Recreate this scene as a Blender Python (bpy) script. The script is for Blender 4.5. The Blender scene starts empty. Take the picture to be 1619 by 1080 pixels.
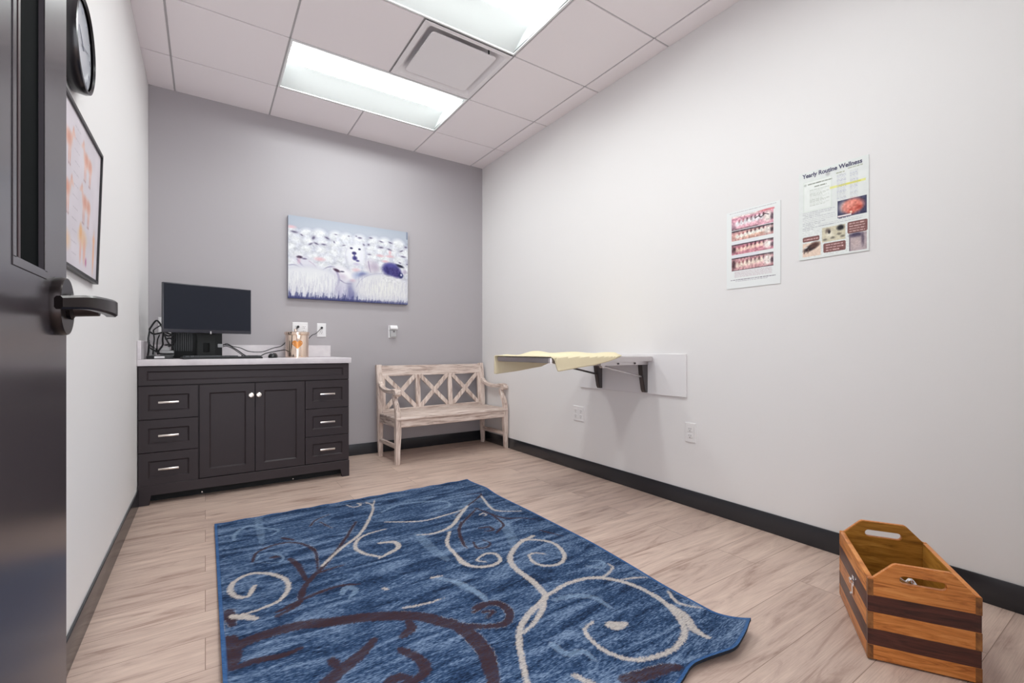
import bpy, bmesh, math, random
import numpy as np
from mathutils import Matrix, Vector
random.seed(7); RS = np.random.RandomState(7)
scn = bpy.context.scene
COL = scn.collection
R = math.radians

# ------------------------------------------------------------------ camera, world, exposure
XL, XR, YB, H = -0.336, 2.391, 4.127, 2.81
cam_d = bpy.data.cameras.new('camera'); cam = bpy.data.objects.new('camera', cam_d); COL.objects.link(cam)
cam_d.sensor_width = 36.0; cam_d.sensor_fit = 'HORIZONTAL'
cam_d.lens = 724.38/1619*36.0
cam_d.shift_y = 13.1/1619
cam_d.clip_start = 0.02
cam.location = (0, 0, 0.9304)
cam.rotation_euler = (R(90), 0, -0.5899)
scn.camera = cam
w = bpy.data.worlds.new('world'); scn.world = w; w.use_nodes = True
w.node_tree.nodes['Background'].inputs[0].default_value = (0.92, 0.94, 1.0, 1)
w.node_tree.nodes['Background'].inputs[1].default_value = 2.1
scn.view_settings.view_transform = 'Standard'
scn.view_settings.look = 'None'
scn.view_settings.gamma = 1.0
scn.view_settings.use_curve_mapping = False
scn.view_settings.exposure = 0.97
LAMP_STRENGTH = 13.0

# ------------------------------------------------------------------ helpers
MW = {}
def lin(c):
    c = np.asarray(c, dtype=float)/255.0
    return np.where(c <= 0.04045, c/12.92, ((c+0.055)/1.055)**2.4)
def rgb(*c):
    a = lin(c); return (float(a[0]), float(a[1]), float(a[2]), 1.0)
def thing(name, label=None, cat=None, loc=(0,0,0), rz=0.0, group=None, kind=None):
    o = bpy.data.objects.new(name, None); COL.objects.link(o)
    o.empty_display_size = 0.1
    o.location = loc; o.rotation_euler = (0, 0, rz)
    MW[o.name] = Matrix.Translation(Vector(loc)) @ Matrix.Rotation(rz, 4, 'Z')
    return tag(o, label, cat, group, kind)
def tag(o, label=None, cat=None, group=None, kind=None):
    if label: o['label'] = label
    if cat: o['category'] = cat
    if group: o['group'] = group
    if kind: o['kind'] = kind
    return o
def obj(name, bm, m, parent=None, world=False, smooth=True, label=None, recalc=True):
    """link a bmesh as one mesh object; world=True: coordinates are given in world space"""
    if recalc and len(bm.faces): bmesh.ops.recalc_face_normals(bm, faces=bm.faces[:])
    inv = None
    if parent is not None and world:
        inv = MW[parent.name].inverted(); bm.transform(inv)
    me = bpy.data.meshes.new(name); bm.to_mesh(me); bm.free()
    for mm in (m if isinstance(m, (list, tuple)) else [m]): me.materials.append(mm)
    if smooth:
        me.polygons.foreach_set('use_smooth', [True]*len(me.polygons))
        me.set_sharp_from_angle(angle=R(35))
    o = bpy.data.objects.new(name, me); COL.objects.link(o)
    if parent is not None:
        o.parent = parent; MW[o.name] = MW[parent.name]
    else: MW[o.name] = Matrix.Identity(4)
    if label: o['label'] = label
    return o
def NB(): return bmesh.new()
def bx(bm, x0, x1, y0, y1, z0, z1, bev=0.0, seg=1, mi=0):
    x0, x1 = min(x0,x1), max(x0,x1); y0, y1 = min(y0,y1), max(y0,y1); z0, z1 = min(z0,z1), max(z0,z1)
    r = bmesh.ops.create_cube(bm, size=1.0); vs = r['verts']
    for v in vs: v.co = Vector(((x0+x1)/2+v.co.x*(x1-x0), (y0+y1)/2+v.co.y*(y1-y0), (z0+z1)/2+v.co.z*(z1-z0)))
    fs = set(f for v in vs for f in v.link_faces)
    for f in fs: f.material_index = mi
    if bev > 0:
        es = list({e for f in fs for e in f.edges})
        bmesh.ops.bevel(bm, geom=es, offset=min(bev, 0.45*min(x1-x0, y1-y0, z1-z0)), segments=seg, affect='EDGES', profile=0.5)
    return bm
def frame_of(d):
    d = d.normalized(); a = Vector((0,0,1)) if abs(d.z) < 0.9 else Vector((1,0,0))
    u = d.cross(a).normalized(); return u, u.cross(d).normalized()
def cyl(bm, p0, p1, r0, r1=None, seg=20, cap=True):
    r1 = r0 if r1 is None else r1
    p0, p1 = Vector(p0), Vector(p1); u, v = frame_of(p1-p0)
    rings = []
    for p, r in ((p0, r0), (p1, r1)):
        rings.append([bm.verts.new(p + (u*math.cos(t)+v*math.sin(t))*r) for t in [2*math.pi*i/seg for i in range(seg)]])
    for i in range(seg):
        j = (i+1) % seg; bm.faces.new((rings[0][i], rings[0][j], rings[1][j], rings[1][i]))
    if cap: bm.faces.new(rings[0]); bm.faces.new(rings[1][::-1])
    return bm
def lathe(bm, prof, c, axis='Z', seg=32):
    """prof: list of (radius, height)"""
    c = Vector(c); rings = []
    for r, h in prof:
        ring = []
        for i in range(seg):
            t = 2*math.pi*i/seg
            a, b = max(r, 1e-5)*math.cos(t), max(r, 1e-5)*math.sin(t)
            q = {'Z': (a, b, h), 'X': (h, a, b), 'Y': (a, h, b)}[axis]
            ring.append(bm.verts.new(c + Vector(q)))
        rings.append(ring)
    for k in range(len(rings)-1):
        for i in range(seg):
            j = (i+1) % seg; bm.faces.new((rings[k][i], rings[k][j], rings[k+1][j], rings[k+1][i]))
    bm.faces.new(rings[0]); bm.faces.new(rings[-1][::-1])
    return bm
def spline(pts, n=8):
    P = [np.array(p, float) for p in pts]
    if len(P) < 3: return [P[0]+(P[-1]-P[0])*i/n for i in range(n+1)]
    P = [2*P[0]-P[1]] + P + [2*P[-1]-P[-2]]; out = []
    for i in range(1, len(P)-2):
        a, b, c, d = P[i-1:i+3]
        for k in range(n):
            t = k/n
            out.append(0.5*((2*b)+(-a+c)*t+(2*a-5*b+4*c-d)*t*t+(-a+3*b-3*c+d)*t**3))
    out.append(P[-2]); return out
def tube(bm, pts, r, seg=8, n=6, smooth=True):
    pts = [Vector(p) for p in (spline(pts, n) if smooth else pts)]
    rr = r if callable(r) else (lambda t: r)
    prev = None; rings = []
    for i, p in enumerate(pts):
        d = (pts[min(i+1, len(pts)-1)] - pts[max(i-1, 0)]).normalized()
        if prev is None: u, v = frame_of(d)
        else:
            u = (prev - d*prev.dot(d)).normalized(); v = d.cross(u)
        prev = u; ra = rr(i/(len(pts)-1))
        rings.append([bm.verts.new(p + (u*math.cos(t)+v*math.sin(t))*ra) for t in [2*math.pi*k/seg for k in range(seg)]])
    for k in range(len(rings)-1):
        for i in range(seg):
            j = (i+1) % seg; bm.faces.new((rings[k][i], rings[k][j], rings[k+1][j], rings[k+1][i]))
    bm.faces.new(rings[0]); bm.faces.new(rings[-1][::-1])
    return bm
def bar(bm, path, w, h, bev=0.0):
    """sweep a rectangle (w across x, h across the path) along a path in the local y-z plane at x=path x"""
    rings = []
    P = [Vector(p) for p in path]
    for i, p in enumerate(P):
        d = (P[min(i+1, len(P)-1)] - P[max(i-1, 0)]).normalized()
        n = Vector((0, -d.z, d.y))
        ww = w(i/(len(P)-1)) if callable(w) else w; hh = h(i/(len(P)-1)) if callable(h) else h
        c = min(ww, hh)*0.16
        sec = [(-ww/2+c, -hh/2), (ww/2-c, -hh/2), (ww/2, -hh/2+c), (ww/2, hh/2-c), (ww/2-c, hh/2), (-ww/2+c, hh/2), (-ww/2, hh/2-c), (-ww/2, -hh/2+c)]
        rings.append([bm.verts.new(p + Vector((a, 0, 0)) + n*b) for a, b in sec])
    for k in range(len(rings)-1):
        for i in range(8):
            j = (i+1) % 8; bm.faces.new((rings[k][i], rings[k][j], rings[k+1][j], rings[k+1][i]))
    bm.faces.new(rings[0]); bm.faces.new(rings[-1][::-1])
    return bm
def prism(bm, outline, holes, depth, mapf, mi=None):
    """outline/holes: 2D points; mapf(a, b, t) -> 3D, t in {0, depth}"""
    edges = []
    for loop in [outline]+holes:
        vs = [bm.verts.new(mapf(a, b, 0.0)) for a, b in loop]
        edges += [bm.edges.new((vs[i], vs[(i+1) % len(vs)])) for i in range(len(vs))]
    r = bmesh.ops.triangle_fill(bm, use_beauty=True, use_dissolve=False, edges=edges)
    faces = [g for g in r['geom'] if isinstance(g, bmesh.types.BMFace)]
    off = Vector(mapf(0, 0, depth)) - Vector(mapf(0, 0, 0.0))
    e = bmesh.ops.extrude_face_region(bm, geom=faces)
    bmesh.ops.translate(bm, vec=off, verts=[g for g in e['geom'] if isinstance(g, bmesh.types.BMVert)])
    return bm
def loft_rects(bm, rects, cap_first=True, cap_last=True, order='XZ'):
    """rects: (a0, a1, b0, b1, t) rings joined one after another; a,b,t map to x,z,y (XZ) or x,y,z (XY)"""
    rings = []
    for a0, a1, b0, b1, t in rects:
        q = [(a0,b0),(a1,b0),(a1,b1),(a0,b1)]
        rings.append([bm.verts.new((a, t, b) if order == 'XZ' else (a, b, t)) for a, b in q])
    for k in range(len(rings)-1):
        for i in range(4):
            j = (i+1) % 4; bm.faces.new((rings[k][i], rings[k][j], rings[k+1][j], rings[k+1][i]))
    if cap_first: bm.faces.new(rings[0])
    if cap_last: bm.faces.new(rings[-1][::-1])
    return bm
def rrect(x0, x1, y0, y1, r, n=6):
    out = []
    for cx, cy, a in ((x1-r, y1-r, 0), (x0+r, y1-r, 90), (x0+r, y0+r, 180), (x1-r, y0+r, 270)):
        for k in range(n+1):
            t = R(a+90*k/n); out.append((cx+r*math.cos(t), cy+r*math.sin(t)))
    return out

# ------------------------------------------------------------------ materials
def mat(name, col, rough=0.5, metal=0.0, bump=None, spec=0.5, var=None, emit=None, coat=0.0, coat_rough=0.1):
    """bump=(scale, strength, distance); var=(colour2, scale, amount, stretch)"""
    m = bpy.data.materials.new(name); m.use_nodes = True
    nt = m.node_tree; b = nt.nodes['Principled BSDF']
    b.inputs['Base Color'].default_value = col; b.inputs['Roughness'].default_value = rough
    b.inputs['Metallic'].default_value = metal; b.inputs['Specular IOR Level'].default_value = spec
    b.inputs['Coat Weight'].default_value = coat; b.inputs['Coat Roughness'].default_value = coat_rough
    tc = nt.nodes.new('ShaderNodeTexCoord')
    if bump:
        n = nt.nodes.new('ShaderNodeTexNoise'); n.inputs['Scale'].default_value = bump[0]; n.inputs['Detail'].default_value = 4
        bp = nt.nodes.new('ShaderNodeBump'); bp.inputs['Strength'].default_value = bump[1]; bp.inputs['Distance'].default_value = bump[2]
        nt.links.new(tc.outputs['Object'], n.inputs['Vector']); nt.links.new(n.outputs['Fac'], bp.inputs['Height']); nt.links.new(bp.outputs['Normal'], b.inputs['Normal'])
    if var:
        mp = nt.nodes.new('ShaderNodeMapping'); mp.inputs['Scale'].default_value = var[3]
        n = nt.nodes.new('ShaderNodeTexNoise'); n.inputs['Scale'].default_value = var[1]; n.inputs['Detail'].default_value = 6; n.inputs['Roughness'].default_value = 0.6
        cr = nt.nodes.new('ShaderNodeValToRGB'); cr.color_ramp.elements[0].position = 0.5-var[2]; cr.color_ramp.elements[1].position = 0.5+var[2]
        cr.color_ramp.elements[0].color = var[0]; cr.color_ramp.elements[1].color = col
        nt.links.new(tc.outputs['Object'], mp.inputs['Vector']); nt.links.new(mp.outputs[0], n.inputs['Vector'])
        nt.links.new(n.outputs['Fac'], cr.inputs['Fac']); nt.links.new(cr.outputs['Color'], b.inputs['Base Color'])
    if emit:
        b.inputs['Emission Color'].default_value = emit[0]; b.inputs['Emission Strength'].default_value = emit[1]
    return m
WALL = mat('wall_paint', (0.825, 0.803, 0.802, 1), 0.6, bump=(90, 0.05, 0.002))
ACCENT = mat('grey_wall_paint', rgb(176, 171, 175), 0.55, bump=(90, 0.05, 0.002))
TILE = mat('ceiling_tile', (0.94, 0.875, 0.89, 1), 0.9, bump=(260, 0.08, 0.002))
GRID = mat('ceiling_grid_metal', (0.52, 0.49, 0.50, 1), 0.5)
BASEB = mat('black_baseboard', rgb(44, 45, 50), 0.22, bump=(12, 0.05, 0.002))
VAN = mat('charcoal_cabinet_paint', rgb(56, 49, 52), 0.42, spec=0.28)
VAN_IN = mat('dark_cabinet_recess', rgb(22, 24, 26), 0.7)
COUNTER = mat('white_stone_top', rgb(232, 226, 228), 0.25, var=(rgb(205, 198, 204), 9, 0.25, (1, 1, 1)))
NICKEL = mat('brushed_nickel', (0.86, 0.80, 0.74, 1), 0.25, 1.0)
STEEL = mat('stainless_steel', (0.62, 0.58, 0.58, 1), 0.34, 1.0)
DARKSTEEL = mat('dark_bracket_metal', (0.13, 0.12, 0.12, 1), 0.35, 0.8)
CHROME = mat('chrome', (0.85, 0.85, 0.87, 1), 0.12, 1.0)
WPLAST = mat('white_plastic', rgb(238, 236, 238), 0.35)
IVORY = mat('wall_toned_plastic', (0.835, 0.812, 0.812, 1), 0.35)
GPLAST = mat('grey_plastic', rgb(190, 190, 192), 0.4)
SLOT = mat('outlet_slot_dark', rgb(110, 104, 108), 0.6)
BLACKP = mat('black_plastic', rgb(20, 22, 25), 0.35)
BLACKM = mat('matte_black_plastic', rgb(16, 20, 21), 0.55)
SCREEN = mat('dark_screen', rgb(34, 37, 47), 0.3, spec=0.2)
BEZEL = mat('monitor_bezel', rgb(58, 58, 66), 0.3)
COPPER = mat('polished_pale_copper', (0.90, 0.72, 0.60, 1), 0.13, 1.0)
ORANGE = mat('orange_print', rgb(214, 120, 40), 0.4)
DOORP = mat('dark_door_paint', rgb(54, 49, 53), 0.23, spec=1.0, bump=(30, 0.06, 0.001))
DOORB = mat('bronze_black_metal', rgb(40, 34, 34), 0.28, 0.7)
GLASSD = mat('dark_glass', rgb(9, 12, 13), 0.85, spec=0.05)
CLOCKR = mat('black_clock_rim', rgb(26, 24, 28), 0.22)
CLOCKF = mat('clock_face_white', rgb(206, 208, 216), 0.15)
CLOCKG = mat('clock_print_grey', rgb(150, 152, 162), 0.5)
FRAMEB = mat('black_picture_frame', rgb(30, 28, 30), 0.35)
RFLT = mat('troffer_shade_toned_reflector', (0.50, 0.515, 0.515, 1), 0.5)  # white reflector toned grey, the dimming away from the lens put into its colour
REFL = mat('troffer_white_enamel', (0.88, 0.89, 0.89, 1), 0.5)
LENS = mat('troffer_lens', (0.9, 0.9, 0.9, 1), 0.6, emit=((0.95, 1.0, 0.985, 1), LAMP_STRENGTH))
VENTP = mat('vent_enamel', (0.90, 0.86, 0.875, 1), 0.5)
TITLE = mat('poster_title_ink', rgb(74, 70, 104), 0.7)

def wood_mat(name, c_light, c_mid, c_dark, scale, stretch, rough=0.5, knots=0.0):
    m = bpy.data.materials.new(name); m.use_nodes = True; nt = m.node_tree; b = nt.nodes['Principled BSDF']
    b.inputs['Roughness'].default_value = rough
    tc = nt.nodes.new('ShaderNodeTexCoord'); mp = nt.nodes.new('ShaderNodeMapping'); mp.inputs['Scale'].default_value = stretch
    n = nt.nodes.new('ShaderNodeTexNoise'); n.inputs['Scale'].default_value = scale; n.inputs['Detail'].default_value = 8
    n.inputs['Roughness'].default_value = 0.62; n.inputs['Distortion'].default_value = 0.6+knots
    cr = nt.nodes.new('ShaderNodeValToRGB'); e = cr.color_ramp.elements
    e[0].position = 0.34; e[0].color = c_dark; e[1].position = 0.68; e[1].color = c_light
    x = cr.color_ramp.elements.new(0.5); x.color = c_mid
    bp = nt.nodes.new('ShaderNodeBump'); bp.inputs['Strength'].default_value = 0.15; bp.inputs['Distance'].default_value = 0.002
    nt.links.new(tc.outputs['Object'], mp.inputs['Vector']); nt.links.new(mp.outputs[0], n.inputs['Vector'])
    nt.links.new(n.outputs['Fac'], cr.inputs['Fac']); nt.links.new(cr.outputs['Color'], b.inputs['Base Color'])
    nt.links.new(n.outputs['Fac'], bp.inputs['Height']); nt.links.new(bp.outputs['Normal'], b.inputs['Normal'])
    return m
BW = (rgb(238, 224, 216), rgb(218, 199, 189), rgb(164, 140, 129))
BENX = wood_mat('whitewashed_wood_lengthwise', *BW, 9, (0.6, 5, 6), 0.6)
BENZ = wood_mat('whitewashed_wood_upright', *BW, 9, (5, 5, 0.6), 0.6)
BENY = wood_mat('whitewashed_wood_crosswise', *BW, 9, (5, 0.6, 6), 0.6)
CRL = wood_mat('honey_wood_inside', rgb(200, 146, 66), rgb(174, 118, 44), rgb(128, 82, 24), 8, (1, 1, 8), 0.38)

def crate_stripes(name, first_light):
    m = wood_mat(name, rgb(232, 160, 90), rgb(212, 132, 62), rgb(168, 94, 38), 8, (0.9, 0.9, 9), 0.36, knots=0.8)
    nt = m.node_tree; b = nt.nodes['Principled BSDF']
    cr = [n for n in nt.nodes if n.type == 'VALTORGB'][0]; tc = [n for n in nt.nodes if n.type == 'TEX_COORD'][0]
    ns = [n for n in nt.nodes if n.type == 'TEX_NOISE'][0]
    dk = nt.nodes.new('ShaderNodeValToRGB'); dk.color_ramp.elements[0].color = rgb(44, 20, 16); dk.color_ramp.elements[1].color = rgb(98, 50, 40)
    dk.color_ramp.elements[0].position = 0.3; dk.color_ramp.elements[1].position = 0.7
    nt.links.new(ns.outputs['Fac'], dk.inputs['Fac'])
    sx = nt.nodes.new('ShaderNodeSeparateXYZ'); nt.links.new(tc.outputs['Object'], sx.inputs[0])
    st = nt.nodes.new('ShaderNodeValToRGB'); st.color_ramp.interpolation = 'CONSTANT'
    st.color_ramp.elements[0].position = 0.0; st.color_ramp.elements[0].color = (0,0,0,1)
    st.color_ramp.elements[1].position = 0.46/4; st.color_ramp.elements[1].color = (1,1,1,1)
    for p, c in ((0.95, 0), (1.44, 1), (1.94, 0)):
        el = st.color_ramp.elements.new(p/4); el.color = (c, c, c, 1)
    ml = nt.nodes.new('ShaderNodeMath'); ml.operation = 'MULTIPLY'; ml.inputs[1].default_value = 2.5
    nt.links.new(sx.outputs['Z'], ml.inputs[0]); nt.links.new(ml.outputs[0], st.inputs['Fac'])
    mx = nt.nodes.new('ShaderNodeMix'); mx.data_type = 'RGBA'
    nt.links.new(st.outputs['Color'], mx.inputs['Factor']); nt.links.new(cr.outputs['Color'], mx.inputs['A']); nt.links.new(dk.outputs['Color'], mx.inputs['B'])
    nt.links.new(mx.outputs['Result'], b.inputs['Base Color'])
    return m
CRS = crate_stripes('striped_crate_wood', True)

def paint_mat(name, rough=0.6, spec=0.3):
    m = bpy.data.materials.new(name); m.use_nodes = True; nt = m.node_tree; b = nt.nodes['Principled BSDF']
    a = nt.nodes.new('ShaderNodeAttribute'); a.attribute_name = 'paint'
    nt.links.new(a.outputs['Color'], b.inputs['Base Color']); b.inputs['Roughness'].default_value = rough; b.inputs['Specular IOR Level'].default_value = spec
    return m
PRINT = paint_mat('printed_paper', 0.45)
CANVAS = paint_mat('printed_canvas', 0.6)

def floor_mat():
    m = bpy.data.materials.new('light_oak_planks'); m.use_nodes = True; nt = m.node_tree; b = nt.nodes['Principled BSDF']
    L = nt.links.new
    tc = nt.nodes.new('ShaderNodeTexCoord')
    br = nt.nodes.new('ShaderNodeTexBrick'); br.offset = 0.37; br.inputs['Scale'].default_value = 1.0
    br.inputs['Brick Width'].default_value = 1.22; br.inputs['Row Height'].default_value = 0.178
    br.inputs['Mortar Size'].default_value = 0.0012; br.inputs['Mortar Smooth'].default_value = 0.3
    br.inputs['Color1'].default_value = (0, 0, 0, 1); br.inputs['Color2'].default_value = (1, 1, 1, 1); br.inputs['Mortar'].default_value = (0.5, 0.5, 0.5, 1)
    L(tc.outputs['Object'], br.inputs['Vector'])
    # per-plank offset of the grain
    mp = nt.nodes.new('ShaderNodeMapping'); mp.inputs['Scale'].default_value = (1.0, 7.5, 1)
    cx = nt.nodes.new('ShaderNodeCombineXYZ'); ml = nt.nodes.new('ShaderNodeMath'); ml.operation = 'MULTIPLY'; ml.inputs[1].default_value = 37.0
    L(br.outputs['Color'], ml.inputs[0]); L(ml.outputs[0], cx.inputs['Z']); L(ml.outputs[0], cx.inputs['X'])
    ad = nt.nodes.new('ShaderNodeVectorMath'); ad.operation = 'ADD'
    L(tc.outputs['Object'], mp.inputs['Vector']); L(mp.outputs[0], ad.inputs[0]); L(cx.outputs[0], ad.inputs[1])
    n1 = nt.nodes.new('ShaderNodeTexNoise'); n1.inputs['Scale'].default_value = 2.2; n1.inputs['Detail'].default_value = 9; n1.inputs['Roughness'].default_value = 0.62; n1.inputs['Distortion'].default_value = 1.3
    L(ad.outputs[0], n1.inputs['Vector'])
    m2 = nt.nodes.new('ShaderNodeMapping'); m2.inputs['Scale'].default_value = (1.6, 11, 1); L(ad.outputs[0], m2.inputs['Vector'])
    n2 = nt.nodes.new('ShaderNodeTexNoise'); n2.inputs['Scale'].default_value = 5; n2.inputs['Detail'].default_value = 5; L(m2.outputs[0], n2.inputs['Vector'])
    cr = nt.nodes.new('ShaderNodeValToRGB'); e = cr.color_ramp.elements
    e[0].position = 0.28; e[0].color = rgb(162, 134, 120); e[1].position = 0.66; e[1].color = rgb(222, 198, 183)
    x = e.new(0.46); x.color = rgb(206, 181, 168)
    L(n1.outputs['Fac'], cr.inputs['Fac'])
    mx = nt.nodes.new('ShaderNodeMix'); mx.data_type = 'RGBA'; mx.blend_type = 'MULTIPLY'; mx.inputs['Factor'].default_value = 0.42
    c2 = nt.nodes.new('ShaderNodeValToRGB'); c2.color_ramp.elements[0].position = 0.3; c2.color_ramp.elements[0].color = (0.62, 0.58, 0.56, 1); c2.color_ramp.elements[1].position = 0.6; c2.color_ramp.elements[1].color = (1, 1, 1, 1)
    L(n2.outputs['Fac'], c2.inputs['Fac']); L(cr.outputs['Color'], mx.inputs['A']); L(c2.outputs['Color'], mx.inputs['B'])
    # plank tone and joint line
    c3 = nt.nodes.new('ShaderNodeValToRGB'); c3.color_ramp.elements[0].color = (0.86, 0.85, 0.85, 1); c3.color_ramp.elements[1].color = (1.0, 1.0, 1.0, 1)
    L(br.outputs['Color'], c3.inputs['Fac'])
    m3 = nt.nodes.new('ShaderNodeMix'); m3.data_type = 'RGBA'; m3.blend_type = 'MULTIPLY'; m3.inputs['Factor'].default_value = 1.0
    L(mx.outputs['Result'], m3.inputs['A']); L(c3.outputs['Color'], m3.inputs['B'])
    m4 = nt.nodes.new('ShaderNodeMix'); m4.data_type = 'RGBA'; L(br.outputs['Fac'], m4.inputs['Factor']); L(m3.outputs['Result'], m4.inputs['A']); m4.inputs['B'].default_value = rgb(140, 116, 102)
    L(m4.outputs['Result'], b.inputs['Base Color'])
    b.inputs['Roughness'].default_value = 0.42
    bp = nt.nodes.new('ShaderNodeBump'); bp.inputs['Strength'].default_value = 0.12; bp.inputs['Distance'].default_value = 0.002
    L(n2.outputs['Fac'], bp.inputs['Height']); L(bp.outputs['Normal'], b.inputs['Normal'])
    return m
FLOOR = floor_mat()

def rug_mat():
    m = bpy.data.materials.new('blue_abrash_rug_pile'); m.use_nodes = True; nt = m.node_tree; b = nt.nodes['Principled BSDF']; L = nt.links.new
    tc = nt.nodes.new('ShaderNodeTexCoord')
    mp = nt.nodes.new('ShaderNodeMapping'); mp.inputs['Scale'].default_value = (1.3, 6.5, 1); mp.inputs['Rotation'].default_value = (0, 0, R(-7))
    L(tc.outputs['Object'], mp.inputs['Vector'])
    n1 = nt.nodes.new('ShaderNodeTexNoise'); n1.inputs['Scale'].default_value = 2.6; n1.inputs['Detail'].default_value = 7; n1.inputs['Roughness'].default_value = 0.68; n1.inputs['Distortion'].default_value = 0.9
    L(mp.outputs[0], n1.inputs['Vector'])
    m2 = nt.nodes.new('ShaderNodeMapping'); m2.inputs['Scale'].default_value = (40, 150, 1); L(tc.outputs['Object'], m2.inputs['Vector'])
    n2 = nt.nodes.new('ShaderNodeTexNoise'); n2.inputs['Scale'].default_value = 1.6; n2.inputs['Detail'].default_value = 3; L(m2.outputs[0], n2.inputs['Vector'])
    sm = nt.nodes.new('ShaderNodeMath'); sm.operation = 'MULTIPLY_ADD'; sm.inputs[1].default_value = 0.42
    L(n2.outputs['Fac'], sm.inputs[0]); 
    s2 = nt.nodes.new('ShaderNodeMath'); s2.operation = 'MULTIPLY'; s2.inputs[1].default_value = 0.62; L(n1.outputs['Fac'], s2.inputs[0]); L(s2.outputs[0], sm.inputs[2])
    cr = nt.nodes.new('ShaderNodeValToRGB'); e = cr.color_ramp.elements
    e[0].position = 0.41; e[0].color = rgb(20, 32, 56); e[1].position = 0.655; e[1].color = rgb(126, 146, 174)
    x = e.new(0.515); x.color = rgb(46, 70, 104)
    L(sm.outputs[0], cr.inputs['Fac'])
    at = nt.nodes.new('ShaderNodeAttribute'); at.attribute_name = 'paint'
    # pile noise breaks up the woven scrolls
    mr = nt.nodes.new('ShaderNodeMapRange'); mr.inputs['From Min'].default_value = 0.35; mr.inputs['From Max'].default_value = 0.6; mr.inputs['To Min'].default_value = 0.58; mr.inputs['To Max'].default_value = 1.0
    L(n2.outputs['Fac'], mr.inputs['Value'])
    mm = nt.nodes.new('ShaderNodeMath'); mm.operation = 'MULTIPLY'; L(at.outputs['Alpha'], mm.inputs[0]); L(mr.outputs['Result'], mm.inputs[1])
    mx = nt.nodes.new('ShaderNodeMix'); mx.data_type = 'RGBA'; L(mm.outputs[0], mx.inputs['Factor']); L(cr.outputs['Color'], mx.inputs['A']); L(at.outputs['Color'], mx.inputs['B'])
    L(mx.outputs['Result'], b.inputs['Base Color']); b.inputs['Roughness'].default_value = 0.95; b.inputs['Specular IOR Level'].default_value = 0.15
    bp = nt.nodes.new('ShaderNodeBump'); bp.inputs['Strength'].default_value = 0.5; bp.inputs['Distance'].default_value = 0.003
    L(n2.outputs['Fac'], bp.inputs['Height']); L(bp.outputs['Normal'], b.inputs['Normal'])
    return m
RUG = rug_mat()
TOWEL = mat('yellow_terry_towel', rgb(236, 223, 190), 0.95, bump=(420, 0.6, 0.003), spec=0.1)

# ------------------------------------------------------------------ painter for printed pictures
class Sheet:
    """a printed picture as colours on a fine grid; u to the right, v downward, both 0..1"""
    def __init__(s, nu, nv, aspect, base):
        s.nu, s.nv, s.asp = nu, nv, aspect
        s.U, s.V = np.meshgrid(np.linspace(0, 1, nu), np.linspace(0, 1, nv))
        s.C = np.zeros((nv, nu, 3)) + np.array(base, float)
    def blend(s, m, c): 
        m = np.clip(m, 0, 1)[..., None]; s.C = s.C*(1-m) + np.array(c, float)*m
    def ell(s, cu, cv, ru, rv, c, soft=0.15, a=1.0, rot=0.0):
        x = (s.U-cu)*s.asp; y = s.V-cv; t = R(rot); X = x*math.cos(t)+y*math.sin(t); Y = -x*math.sin(t)+y*math.cos(t)
        d = np.sqrt((X/(ru*s.asp))**2+(Y/rv)**2); s.blend(a*(1-np.clip((d-1+soft)/max(soft, 1e-3)*0.5+0.0, 0, 1)), c)
    def rect(s, u0, u1, v0, v1, c, a=1.0): s.blend(a*((s.U >= u0)&(s.U <= u1)&(s.V >= v0)&(s.V <= v1)), c)
    def line(s, pts, wd, c, a=1.0, soft=0.5):
        for i in range(len(pts)-1):
            (x0, y0), (x1, y1) = pts[i], pts[i+1]; dx, dy = (x1-x0)*s.asp, y1-y0; L2 = dx*dx+dy*dy+1e-12
            X = (s.U-x0)*s.asp; Y = s.V-y0; t = np.clip((X*dx+Y*dy)/L2, 0, 1); d = np.hypot(X-t*dx, Y-t*dy)
            s.blend(a*(1-np.clip((d-wd/2*(1-soft))/(wd/2*soft+1e-6)*0.5, 0, 1))*(d < wd), c)
    def text(s, u0, u1, v, h, c, a=0.7, seed=0, wmin=0.015, wmax=0.05, gap=0.008):
        r = np.random.RandomState(seed); u = u0
        while u < u1:
            ww = r.uniform(wmin, wmax); s.rect(u, min(u+ww, u1), v-h/2, v+h/2, c, a*r.uniform(0.6, 1)); u += ww+gap
    def noise(s, amp, cells, seed=0, mask=None):
        r = np.random.RandomState(seed); n = r.rand(cells[1]+2, cells[0]+2)
        x = s.U*cells[0]; y = s.V*cells[1]; xi = np.floor(x).astype(int); yi = np.floor(y).astype(int); fx = x-xi; fy = y-yi
        fx = fx*fx*(3-2*fx); fy = fy*fy*(3-2*fy)
        v = (n[yi, xi]*(1-fx)+n[yi, xi+1]*fx)*(1-fy)+(n[yi+1, xi]*(1-fx)+n[yi+1, xi+1]*fx)*fy
        v = (v-0.5)*amp; v = v if mask is None else v*mask
        s.C = s.C + v[..., None]; return v
def set_paint(me, cols):
    at = me.color_attributes.new('paint', 'FLOAT_COLOR', 'POINT'); at.data.foreach_set('color', cols.astype(np.float32).ravel())
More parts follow.
